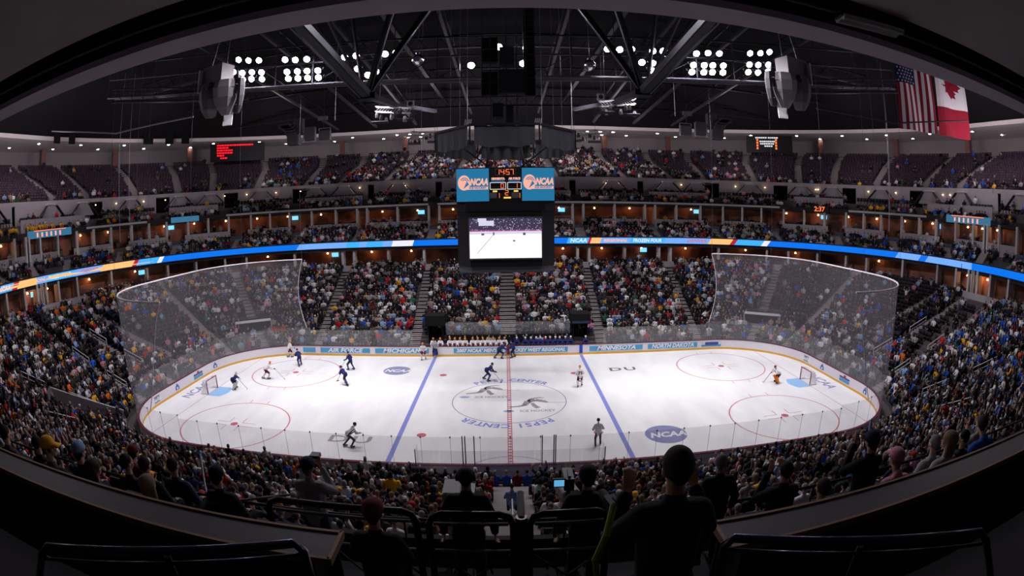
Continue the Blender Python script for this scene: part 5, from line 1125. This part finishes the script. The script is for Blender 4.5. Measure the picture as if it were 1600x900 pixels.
for x, lab in ((-.66, 'left'), (.6, 'right')):
    t = thing('camera_hood', f'pale grey boxy camera case on the stand {lab} of the centre stairs', 'camera case', (-.86 if x < 0 else .68, -33.0, 11.42), R(0 if x < 0 else 14)); MB().box((0, 0, 0), (.24, .42, .12)).build('case', mat('case_grey', (168, 165, 172), .5), t); MB().box((0, 0, .065), (.21, .38, .015)).build('lid', ledge, t); MB().tube([(0, 0, -.1), (0, 0, -4.6)], .04, 8).build('stand', rail_m, t)
hero(-2.5, -33.95, 12.02, 'film', street('pale grey', 't1', 'grey hair', 'navy'), 'person in grey shirt and navy cap raising binoculars beyond the left rail', hair='cap', floor=10.4)
b_ = thing('binoculars', 'dark binoculars held up by the person in grey shirt and navy cap', 'binoculars', (-2.5, -33.62, 12.2)); MB().box((0, 0, 0), (.12, .12, .05)).build('binocular_body', rail_m, b_)
hero(2.45, -34.0, 12.18, 'stand', street('black', 't0', 'grey hair'), 'person with cropped grey hair and black coat right of the big silhouette', floor=10.55, look=(.3, 1, 0))
hero(3.05, -34.6, 12.4, 'film', street('black', 't0', 'dark hair'), 'person in black with raised arms between the two right desks', floor=10.75)
hero(-3.85, -34.06, 12.08, 'sit', street('black', 't0', 'dark hair', 'black'), 'person in black cap and coat beyond the left rail corner', hair='hat')
hero(-4.75, -33.9, 12.02, 'sit', street('navy', 't0', 'dark hair'), 'person with dark hair in navy coat, second beyond the left desk')
hero(-5.45, -34.2, 12.1, 'sit', street('charcoal', 't1', 'dark hair'), 'person with dark hair in charcoal top, third beyond the left desk', look=(.5, 1, 0))
hero(-5.95, -33.75, 11.86, 'lean', street('maroon', 't0', 'brown hair', 'maroon'), 'person in maroon hood beyond the left desk', hair='hat')
hero(-6.95, -34.0, 11.9, 'sit', street('pale grey', 't1', 'brown hair'), 'person with brown hair in pale grey top beyond the left desk')
hero(-4.0, -35.3, 12.56, 'sit', street('brown', 't0', 'fair hair'), 'person with long fair hair just behind the left desk edge', hair='long', floor=11.15)
hero(-5.03, -35.25, 12.55, 'sit', street('charcoal', 't0', 'brown hair'), 'person with long brown hair left of the fair-haired one', hair='long', floor=11.15, look=(.6, 1, 0))
hero(-4.5, -34.75, 12.4, 'sit', street('black', 't0', 'dark hair'), 'person with dark hair between the knit cap and long brown hair', floor=11.15)
hero(-5.58, -35.0, 12.58, 'sit', street('navy', 't0', 'dark hair', 'pale blue'), 'person in pale blue and white knit cap by the left desk', hair='hat', floor=11.15)
hero(-5.95, -35.3, 12.85, 'sit', street('brown', 't0', 'brown hair', 'gold'), 'person in bright gold cap leaning by the left desk', hair='cap', floor=11.35, look=(1, .5, 0))
hero(-6.7, -35.0, 12.5, 'sit', street('black', 't0', 'dark hair', 'gold'), 'person in black with gold scarf toward the far left', floor=11.15)
hero(-7.4, -35.2, 12.62, 'sit', street('brown', 't0', 'dark hair'), 'person with dark hair at the far left picture edge', floor=11.15)
hero(4.5, -35.3, 12.5, 'lean', street('pink', 't0', 'fair hair', 'pink'), 'person in faded pink cap behind the right desk', hair='cap', floor=11.15)
hero(5.4, -35.2, 12.64, 'sit', street('pale grey', 't1', 'fair hair'), 'person with bobbed fair hair behind the right desk', hair='long', floor=11.15, look=(-.5, 1, 0))
hero(6.1, -34.4, 12.25, 'sit', street('pale grey', 't1', 'grey hair'), 'person with grey hair in pale top beside the fair-haired one', floor=10.85)
hero(6.05, -35.0, 12.46, 'sit', street('black', 't0', 'dark hair'), 'person in black jacket with red trim by the right desk', floor=11.15, look=(-.6, 1, 0))
hero(6.5, -35.3, 12.68, 'lean', street('blue', 't0', 'brown hair'), 'person in bright blue jacket turned away at the right desk', floor=11.3, bulk=1.2, look=(.6, .8, 0))
hero(8.2, -33.9, 11.9, 'clap', street('pale grey', 't1', 'dark hair'), 'person in pale top clapping near the right edge of the balcony', floor=10.1)
hero(3.9, -35.1, 12.3, 'film', street('black', 't0', 'dark hair', 'navy'), 'photographer in navy cap crouched at the left end of the right desk', hair='cap', floor=10.7)
camera_thing(4.25, -34.9, 12.15, -30, 'black camera of the photographer in navy cap at the right desk', .6)
hero(3.2, -35.2, 12.3, 'sit', street('brown', 't0', 'brown hair'), 'person with brown hair seated just left of the right desk photographer', floor=11.1)
o = fig('lean', 'person', street('pale blue', 't1', 'brown hair'), vox=.02); o.location = (0, -22.6, 3.95); tag(o, 'person in pale blue denim jacket sitting on the centre stairs', 'person')
t = thing('foam_stick', 'pale blue pole standing up from the right balcony row', 'pole', (0, 0, 0)); MB().tube([(4.6, -34.3, 11.6), (5.2, -33.6, 12.25)], .022, 8).build('pole', CM['pale blue'], t)
t = thing('tripod_rail', 'thin grey angled rail above the left balcony row', 'handrail', (0, 0, 0)); MB().tube([(-4.45, -33.5, 11.95), (-4.0, -34.2, 11.6), (-3.0, -33.6, 11.55)], .02, 8).build('rail_bar', steel, t)
# ------------------------------------------------------------------ seats and spectators
def lowperson(kind):
    """small seated figure; material index: 0 top, 1 skin, 2 hair, 3 trousers"""
    b = MB(); s6 = 6
    def ring(c, rx, ry): return [(c[0]+rx*math.cos(2*PI*j/s6), c[1]+ry*math.sin(2*PI*j/s6), c[2]) for j in range(s6)]
    ly = .12 if kind == 'lean' else 0.0; dz = 0 if kind != 'stand' else .42
    b.grid([ring((0, -.02, .46+dz), .19, .13), ring((0, ly*.5, .78+dz), .2, .13), ring((0, ly, 1.0+dz), .24, .12), ring((0, ly, 1.1+dz), .1, .08)], 0, True)
    hc = (0, ly+.03, 1.24+dz)
    b.grid([ring((hc[0], hc[1], hc[2]-.12), .045, .05), ring((hc[0], hc[1], hc[2]-.06), .072, .078), ring((hc[0], hc[1], hc[2]+.03), .078, .086), ring((hc[0], hc[1], hc[2]+.1), .05, .05)], 1, True)
    q = (hc[0], hc[1]-.02, hc[2]); b.grid([ring((q[0], q[1]-.035, q[2]-.06), .08, .06), ring((q[0], q[1]+.01, q[2]+.025), .092, .098), ring((q[0], q[1], q[2]+.12), .06, .07), ring((q[0], q[1], q[2]+.135), .01, .01)], 2, True)
    for s in (-1, 1):
        if kind == 'arms': b.bar((s*.22, ly, 1.02+dz), (s*.36, .08, 1.2+dz), .09, mi=0); b.bar((s*.36, .08, 1.2+dz), (s*.3, .1, 1.5+dz), .075, mi=1)
        else: b.bar((s*.24, ly, 1.02+dz), (s*.28, .1+ly, .74+dz), .1, mi=0); b.bar((s*.28, .1+ly, .74+dz), (s*.12, .32, .66+dz), .08, mi=0 if kind != 'lean' else 1)
        if kind == 'stand': b.bar((s*.1, 0, .95), (s*.1, .02, .05), .15, mi=3)
        else: b.bar((s*.1, 0, .5), (s*.12, .42, .54), .15, mi=3); b.bar((s*.12, .42, .52), (s*.12, .42, .05), .11, mi=3)
    return b
LOW = [lowperson(k) for k in ('sit', 'lean', 'sit', 'arms', 'stand')]
def seatmesh(b=None):
    b = b or MB(); b.box((0, -.28, .72), (.47, .05, .46), rx=R(-8)); b.box((0, -.06, .44), (.45, .40, .06)); b.box((0, -.2, .22), (.08, .1, .42)); return b
def mass(name, items, mats, tmpl, label=None, cols=None):
    """many small like things in one mesh: items = (x, y, z, angle, scale, template, colours per region)"""
    NV = []; NL = []; LS = []; LT = []; CC = []; off = 0; lo = 0
    T = []
    for b in tmpl:
        v = np.array(b.v, dtype=np.float32); lv = np.array([i for f in b.f for i in f], dtype=np.int32); lt = np.array([len(f) for f in b.f], dtype=np.int32)
        reg = np.zeros(len(v), dtype=np.int32)
        for f, mi in zip(b.f, b.m):
            for i in f: reg[i] = mi
        T.append((v, lv, lt, reg))
    for (x, y, z, a, s, k, cl) in items:
        v, lv, lt, reg = T[k]; c, sn = math.cos(a), math.sin(a); q = np.empty_like(v)
        q[:, 0] = x+s*(v[:, 0]*c-v[:, 1]*sn); q[:, 1] = y+s*(v[:, 0]*sn+v[:, 1]*c); q[:, 2] = z+s*v[:, 2]
        NV.append(q); NL.append(lv+off); LT.append(lt); CC.append(np.asarray(cl, dtype=np.float32)[reg]); off += len(v)
    V = np.concatenate(NV); L = np.concatenate(NL); TT = np.concatenate(LT); C = np.concatenate(CC)
    me = bpy.data.meshes.new(name); me.vertices.add(len(V)); me.vertices.foreach_set('co', V.ravel()); me.loops.add(len(L)); me.loops.foreach_set('vertex_index', L)
    me.polygons.add(len(TT)); st = np.concatenate([[0], np.cumsum(TT)[:-1]]).astype(np.int32); me.polygons.foreach_set('loop_start', st); me.polygons.foreach_set('loop_total', TT)
    ca = me.color_attributes.new('tint', 'FLOAT_COLOR', 'POINT'); ca.data.foreach_set('color', np.concatenate([C, np.ones((len(C), 1), np.float32)], 1).ravel())
    me.update(); me.validate(); me.materials.append(mats); o = bpy.data.objects.new(name, me); COL.objects.link(o); return tag(o, label, kind='stuff')
tint = bpy.data.materials.new('cloth_and_skin'); tint.use_nodes = True; nt = tint.node_tree; at_ = nt.nodes.new('ShaderNodeAttribute'); at_.attribute_name = 'tint'; nt.links.new(at_.outputs['Color'], nt.nodes['Principled BSDF'].inputs[0]); nt.nodes['Principled BSDF'].inputs['Roughness'].default_value = .85; nt.nodes['Principled BSDF'].inputs['Specular IOR Level'].default_value = .15

W_GEN = {'black': 34, 'charcoal': 22, 'navy': 10, 'white': 13, 'pale grey': 10, 'blue': 2.5, 'gold': 1.6, 'maroon': 4.5, 'red': 3, 'tan': 4, 'brown': 5, 'green': 1.5, 'orange': .6, 'pink': 1.5, 'pale blue': 3}
W_L = dict(W_GEN, gold=4.5, maroon=7, orange=3, white=17, blue=4); W_R = dict(W_GEN, blue=11, **{'pale blue': 8}, white=18, gold=3, navy=12)
def pick(wt): 
    ks = list(wt); return random.choices(ks, [wt[k] for k in ks])[0]
def ringlen(u, b): (x0, y0), (x1, y1) = P(u-.005, b), P(u+.005, b); return math.hypot(x1-x0, y1-y0)/.01
slots = []
def fill(tier, rows, td, aisles, halfw, u0, u1, occ, skip=lambda u, k: False, step=.54):
    al = sorted(set([-a for a in aisles]+list(aisles)))
    for k, (b, z) in enumerate(rows):
        bb0 = b+td*.42; u = u0+.004
        while u < u1:
            (qx, qy), (rx_, ry_) = P(u, bb0), P(u, bb0+.2); dsc = math.hypot(rx_-qx, ry_-qy)/.2; tight = tier in ('club', 'front') and dsc < .95; bb = bb0 if not tight else min(b+.82*td+.0, b+td*.95)
            if tight and k % 2: u += step/ringlen(u, bb); continue
            if tight: bb = b+.75
            sc_ = ringlen(u, bb); near = min(abs(u-a) for a in al)*sc_; hw = halfw*(1.35 if abs(abs(u)-5) < .2 or (abs(u) < .2 and 0 in al) else 1)
            if near > hw and not skip(u, k):
                x, y = P(u, bb); ang, _ = inward(u, bb); slots.append([x, y, z, ang-PI/2, tier, k, u, random.random() < occ(u, k)])
            u += step/sc_
def occ_low(u, k):
    if 1.36 < u < 1.61: return .88 if k < 7 else .14
    if 1.61 < u < 1.93: return .85 if k < 9 else .22
    if 1.93 < u < 2.5: return .85 if k < 7 else (.25 if k < 19 else .5)
    if 2.5 < u < 3.07: return .9 if k < 9 else .16
    if -1.93 < u < -1.61: return .9 if k < 5 or k > 14 else .14
    if -3.07 < u < -2.5 : return .9 if k < 7 or k > 13 else .6
    return .84
def skip_low(u, k):
    a = abs(u)
    if a < .47 and k < 3: return True
    if 1.27 < a < 1.46 and 4 <= k <= 8: return True
    if a > 4.76 and k < 2: return True
    if -3.50 < u < -3.385 and k < 8: return True
    return False
fill('lower', ROWS, TD, AISLES, .72, -5, 5, occ_low, skip_low)
fill('club', C2, TD2, A2+[0], .85, -3.35, 3.35, lambda u, k: .86)
fill('front', C3, .86, VD, .8, -3.3, 3.3, lambda u, k: .8)
fill('upper', C4, TD4, A4, .85, -3.3, 3.3, lambda u, k: (.85 if k < 11 else .3) if abs(u) < .8 else (.7 if k < 6 else .2) if abs(u) < 1.1 else (.65 if k < 3 else .12) if abs(u) < 1.35 else (.3 if k < 2 else .02))
fill('suite', [(37.0, 12.9)], .9, A2+[0], .9, -3.3, 3.3, lambda u, k: .3); fill('lowsuite', [(31.0, 7.2)], .9, AISLES[:8], 1.0, -3.2, 3.2, lambda u, k: .25); fill('concourse', [(39.6, 17.3)], .9, VD, .9, -3.2, 3.2, lambda u, k: .25)
# staff and substitutes standing behind the benches
extra = []
for i in range(22): extra.append((-6.3+i*.6+random.uniform(-.15, .15), 14.85+random.uniform(-.1, .15), .0, PI, 1.0, 4, 'black' if random.random() < .6 else pick(W_GEN)))
SEATC = {'lower': (48, 42, 46), 'club': (44, 40, 44), 'front': (34, 32, 38), 'upper': (68, 54, 66), 'suite': (40, 40, 46), 'lowsuite': (40, 40, 46), 'concourse': (40, 42, 50)}
# rank by size in the picture
def seen(s):
    u, v, d = proj((s[0], s[1], s[2]+1.0)); return d, (-5 < u < 1605 and -5 < v < (836 if abs(s[0]) < 4.5 else 905))
rank = []
for i, s in enumerate(slots):
    if s[4] == 'lower' and abs(s[6]) > 3.0:
        d, ok = seen(s)
        if ok and s[1] < -10: rank.append((d, i))
rank.sort()
ppl = [i for d, i in rank if slots[i][7]][:262]; sts = [i for d, i in rank][:292]
# medium figures for the nearest spectators
MT = [fig('sit', 'person', street('black'), vox=.035, hands=True), fig('lean', 'person', street('black'), vox=.035, hands=True), fig('clap', 'person', street('black'), vox=.035, hands=True), fig('sit', 'person', street('black'), vox=.035, hair='cap', hands=True), fig('lean', 'person', street('black'), vox=.035, hair='long', hands=True)]
hairk = ['short', 'short', 'short', 'cap', 'long']
ORD = ['first', 'second', 'third', 'fourth', 'fifth', 'sixth', 'seventh', 'eighth', 'ninth', 'tenth', 'eleventh', 'twelfth', 'thirteenth', 'fourteenth', 'fifteenth', 'sixteenth', 'seventeenth', 'eighteenth', 'nineteenth', 'twentieth', 'twenty-first', 'twenty-second', 'twenty-third', 'twenty-fourth', 'twenty-fifth', 'twenty-sixth', 'twenty-seventh', 'twenty-eighth', 'twenty-ninth', 'thirtieth', 'thirty-first', 'thirty-second', 'thirty-third', 'thirty-fourth', 'thirty-fifth']
aname = {5: 'the centre stairs', 4.54: 'the second stairs', 4.03: 'the third stairs', 3.65: 'the fourth stairs', 3.39: 'the fifth stairs', 3.07: 'the sixth stairs'}
def where(i):
    s = slots[i]; au = abs(s[6]); side = 'left' if s[6] < 0 else 'right'
    a = min([q for q in aname if q >= au-.0001], default=5)
    row = [q for q in slots if q[4] == 'lower' and q[5] == s[5] and q[6]*s[6] > 0 and au < abs(q[6]) <= a]
    return side, a, len(row), s[5]
def repaint(o, m_):
    o.material_slots[0].link = 'OBJECT'; o.material_slots[0].material = m_
import itertools
cnt = itertools.count(); seatproto = None; first = set()
idx = set(ppl)
for i in sts:
    x, y, z, a, tier, k, u, oc = slots[i]; side, an, n, row = where(i)
    if seatproto is None:
        seatproto = MB().box((0, -.28, .72), (.47, .05, .46), rx=R(-8)).box((0, -.20, .22), (.08, .1, .42)).build('folding_seat', mat('seat_dark', SEATC['lower'], .6)); MB().box((0, -.06, .44), (.45, .40, .06)).build('seat_pan', mat('seat_pan', (40, 36, 40), .7), seatproto); o = seatproto
    else: o = copy_tree(seatproto)
    o.location = (x, y, z); o.rotation_euler = (0, 0, a)
    tag(o, f"dark folding seat, {ORD[min(n, 34)]} {side} of {aname[an]}, {ORD[row]} row up", 'seat', 'folding seats in the near stand')
for i in ppl:
    x, y, z, a, tier, k, u, oc = slots[i]; side, an, n, row = where(i)
    tt = random.choices(range(5), [4, 3, 1.2, 2.5, 1.5])[0]; top = pick(W_R if u > 3 and u < 4.4 else W_L if -4.4 < u < -3 else W_GEN); hr = random.choice(list(hair_c)); capc = random.choice(['white', 'black', 'navy', 'gold', 'maroon', 'red', 'pale grey'])
    o = copy_tree(MT[tt]) if tt in first else MT[tt]; first.add(tt)
    s_ = random.uniform(.94, 1.06); o.location = (x, y, z); o.rotation_euler = (0, 0, a+random.uniform(-.25, .25)); o.scale = (s_, s_, s_)
    for ch in o.children:
        n_ = ch.name.split('.')[0]
        if n_ == 'jacket': repaint(ch, CM[top])
        elif n_ == 'trousers': repaint(ch, TM[random.choice(list(TM))])
        elif n_ == 'hair': repaint(ch, HM[hr])
        elif n_ == 'cap': repaint(ch, CM[capc])
    repaint(o, skin_m[random.choices([0, 1, 2], [6, 2, 1])[0]])
    hd_ = {'cap': capc+' cap', 'short': hr, 'long': 'long '+hr}[hairk[tt]]
    tag(o, f"person in {top}, {hd_}: {ORD[min(n, 34)]} {side} of {aname[an][4:]}, {ORD[row]} row up", 'person', 'spectators in the near stand')
for q in range(5):
    if q not in first:
        for ch in list(MT[q].children): bpy.data.objects.remove(ch)
        bpy.data.objects.remove(MT[q])
# the rest of the seats and of the crowd
hs = [srgb(c) for c in hair_c.values()]; sk_ = [srgb((172, 136, 124)), srgb((150, 110, 90)), srgb((104, 72, 56))]; ts = [srgb(c) for c in trs_c.values()]; hats = [srgb(cloth_c[c]) for c in ('white', 'black', 'navy', 'charcoal', 'maroon', 'black', 'pale grey', 'white', 'black')]
sset = set(sts); items = []
for i, s in enumerate(slots):
    if i in sset: continue
    u_, v_, d_ = proj((s[0], s[1], s[2]+.8))
    if s[1] < -8 and not (-40 < u_ < 1640 and v_ < 930): continue
    v = random.uniform(.85, 1.15); c = [q*v for q in srgb(SEATC[s[4]])]; items.append((s[0], s[1], s[2], s[3], 1.0, 0, [c]*4))
mass('stadium_seating', items, tint, [seatmesh()], 'rows of dark folding seats all round the arena')
items = []
def clr(u):
    t_ = pick(W_R if u > 1.65 else W_L if u < -1.65 else W_GEN); v = random.uniform(.75, 1.2)
    return [[min(1, q*v) for q in srgb(cloth_c[t_])], random.choices(sk_, [6, 2, 1])[0], random.choice(hs) if random.random() < .74 else random.choice(hats), random.choice(ts)]
for i, s in enumerate(slots):
    if not s[7] or i in idx: continue
    u_, v_, d_ = proj((s[0], s[1], s[2]+.8))
    if s[1] < -8 and not (-40 < u_ < 1640 and v_ < 930): continue
    c = clr(s[6])
    if s[4] == 'front' and s[6] < -1.93: c[0] = [q*.9 for q in srgb(cloth_c['gold'])] if random.random() < .8 else c[0]      # pep band in gold
    if s[4] == 'front' and s[6] > 1.93: c[0] = srgb(cloth_c['black']) if random.random() < .7 else c[0]
    items.append((s[0]+random.uniform(-.05, .05), s[1]+random.uniform(-.05, .05), s[2], s[3]+random.uniform(-.4, .4), random.uniform(.98, 1.14), random.choices(range(5), [5, 3, 3, .8, .5])[0], c))
for (x, y, z, a, s_, k, t_) in extra:
    c = clr(0); c[0] = srgb(cloth_c[t_]); items.append((x, y, z, a, s_, k, c))
mass('crowd', items, tint, LOW, 'dense seated crowd of spectators in mixed clothes filling the stands')
print('slots', len(slots), 'crowd', len(items), 'ind', len(ppl), len(sts))
# handrails in the corner stairs
proto = None; kk = 0
for s, sd in ((-1, 'left'), (1, 'right')):
    for a, k0 in ((3.07, 2), (3.07, 8), (3.39, 3), (3.39, 9), (3.65, 5), (2.5, 4), (2.5, 10)):
        u_ = s*a; b0, z0 = ROWS[k0]; b1, z1 = ROWS[k0+3]; x0, y0 = P(u_, b0); x1, y1 = P(u_, b1)
        t = thing('stair_handrail', f"white stair handrail in the {sd} corner, {ORD[{2.5:0, 3.07:1, 3.39:2, 3.65:3}[a]]} stairs, {'lower' if k0 < 7 else 'upper'} flight", 'handrail', group='stair handrails')
        for h in (.95, .55): MB().tube([(x0, y0, z0+h), (x1, y1, z1+h)], .035, 6).build('rail_bar', white, t)
        for (x, y, z) in ((x0, y0, z0), (x1, y1, z1)): MB().tube([(x, y, z-.05), (x, y, z+.97)], .03, 6).build('post', white, t)
# grey tunnel parapet low on the left
def up(u_, k, dz=0): b, z = ROWS[k]; x, y = P(u_, b); return Vector((x, y, z+dz))
t = thing('tunnel_parapet', 'grey concrete tunnel parapet in the seats low on the left', 'parapet')
a, b_ = up(-3.42, 0, .2), up(-3.42, 8, .2)
b = MB(); b.bar(a+Vector((0, 0, .45)), b_+Vector((0, 0, .3)), .15, .95); b.build('side_wall', mat('parapet_pale', (190, 184, 190), .8, var=.1, scale=3), t)
c_ = up(-3.50, 8, .2); b = MB(); b.bar(b_+Vector((0, 0, .3)), c_+Vector((0, 0, .3)), .15, 1.2); b.build('end_wall', mat('end_wall_grey', (90, 86, 92), .8), t)
b = MB(); b.bar(a+Vector((0, 0, .95)), b_+Vector((0, 0, .8)), .1, .06); b.build('wall_rail', ledge, t)
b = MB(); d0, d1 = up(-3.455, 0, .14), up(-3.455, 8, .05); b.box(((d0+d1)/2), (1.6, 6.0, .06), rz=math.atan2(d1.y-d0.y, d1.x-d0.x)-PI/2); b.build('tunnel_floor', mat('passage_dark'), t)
# warm lamps and screens in the suites
warm = emis('suite_lamp_glow', (255, 180, 110), 26.0, True); tv = emis('suite_screen', (110, 190, 230), 1.6)
lp = None; n_ = 0
for lv, bb, zz, ulist in (('upper', 38.6, 15.3, pts2), ('lower', 33.2, 9.6, sorted([-a for a in AISLES if a < 3.2]+[a for a in AISLES if 0 < a < 3.2]))):
    cells = []
    for a0, a1 in zip(ulist, ulist[1:]): cells += [((a0*.75+a1*.25)), ((a0*.25+a1*.75))]
    for j, u_ in enumerate(cells):
        if random.random() < .25: continue
        x, y = P(u_, bb)
        if lp is None:
            lp = empty('suite_lamp'); MB().lathe([(.05, .1), (.12, .0), (.14, -.08), (.02, -.12)], n=10).build('lamp_shade', warm, lp); MB().tube([(0, 0, .08), (0, 0, .5)], .015, 5).build('cord', darksteel, lp); o = lp
        else: o = copy_tree(lp)
        o.location = (x, y, zz); tag(o, f"warm ceiling lamp in {lv} suite {ORD[min(34, j)]} counting from the left end", 'lamp', 'lamps in the suites')
        if j % 4 == 1: x, y = P(u_+.02, bb+.5); o = MB().box((0, 0, 0), (1.0, .08, .6)).build('wall_screen', tv); o.location = (x, y, zz-.3); o.rotation_euler.z = inward(u_, bb)[0]+PI/2; tag(o, f"small lit blue screen in {lv} suite {ORD[min(34, j)]} counting from the left end", 'screen', 'screens in the suites')
for s in (-1, 1):
    for j, a in enumerate(LD):
        for q in (-1, 1):
            if (j+q) % 3 == 0: continue
            x, y = P(s*a+q*.045, 41.2)
            o = MB().lathe([(.06, 0), (.1, .05), (.08, .12)], n=8).build('step_light', emis('step_glow', (255, 215, 160), 9.0)); o.location = (x, y, 19.2); tag(o, f"bright step light on {'inner' if q < 0 else 'outer'} side of the {ORD[j]} upper landing {'left' if s < 0 else 'right'} of centre", 'light', 'step lights on the landings')
# added fill points without fittings that keep the stands dimly lit
for i in range(18):
    u_ = -3.2+6.4*i/17; x, y = P(u_, 46); l = bpy.data.lights.new('fill_point', 'POINT'); l.energy = FILL_POINT_W; l.color = (1, .9, .95); l.shadow_soft_size = 1.2; o = bpy.data.objects.new('fill_point', l); COL.objects.link(o); o.location = (x*.92, y*.92, 26.5)
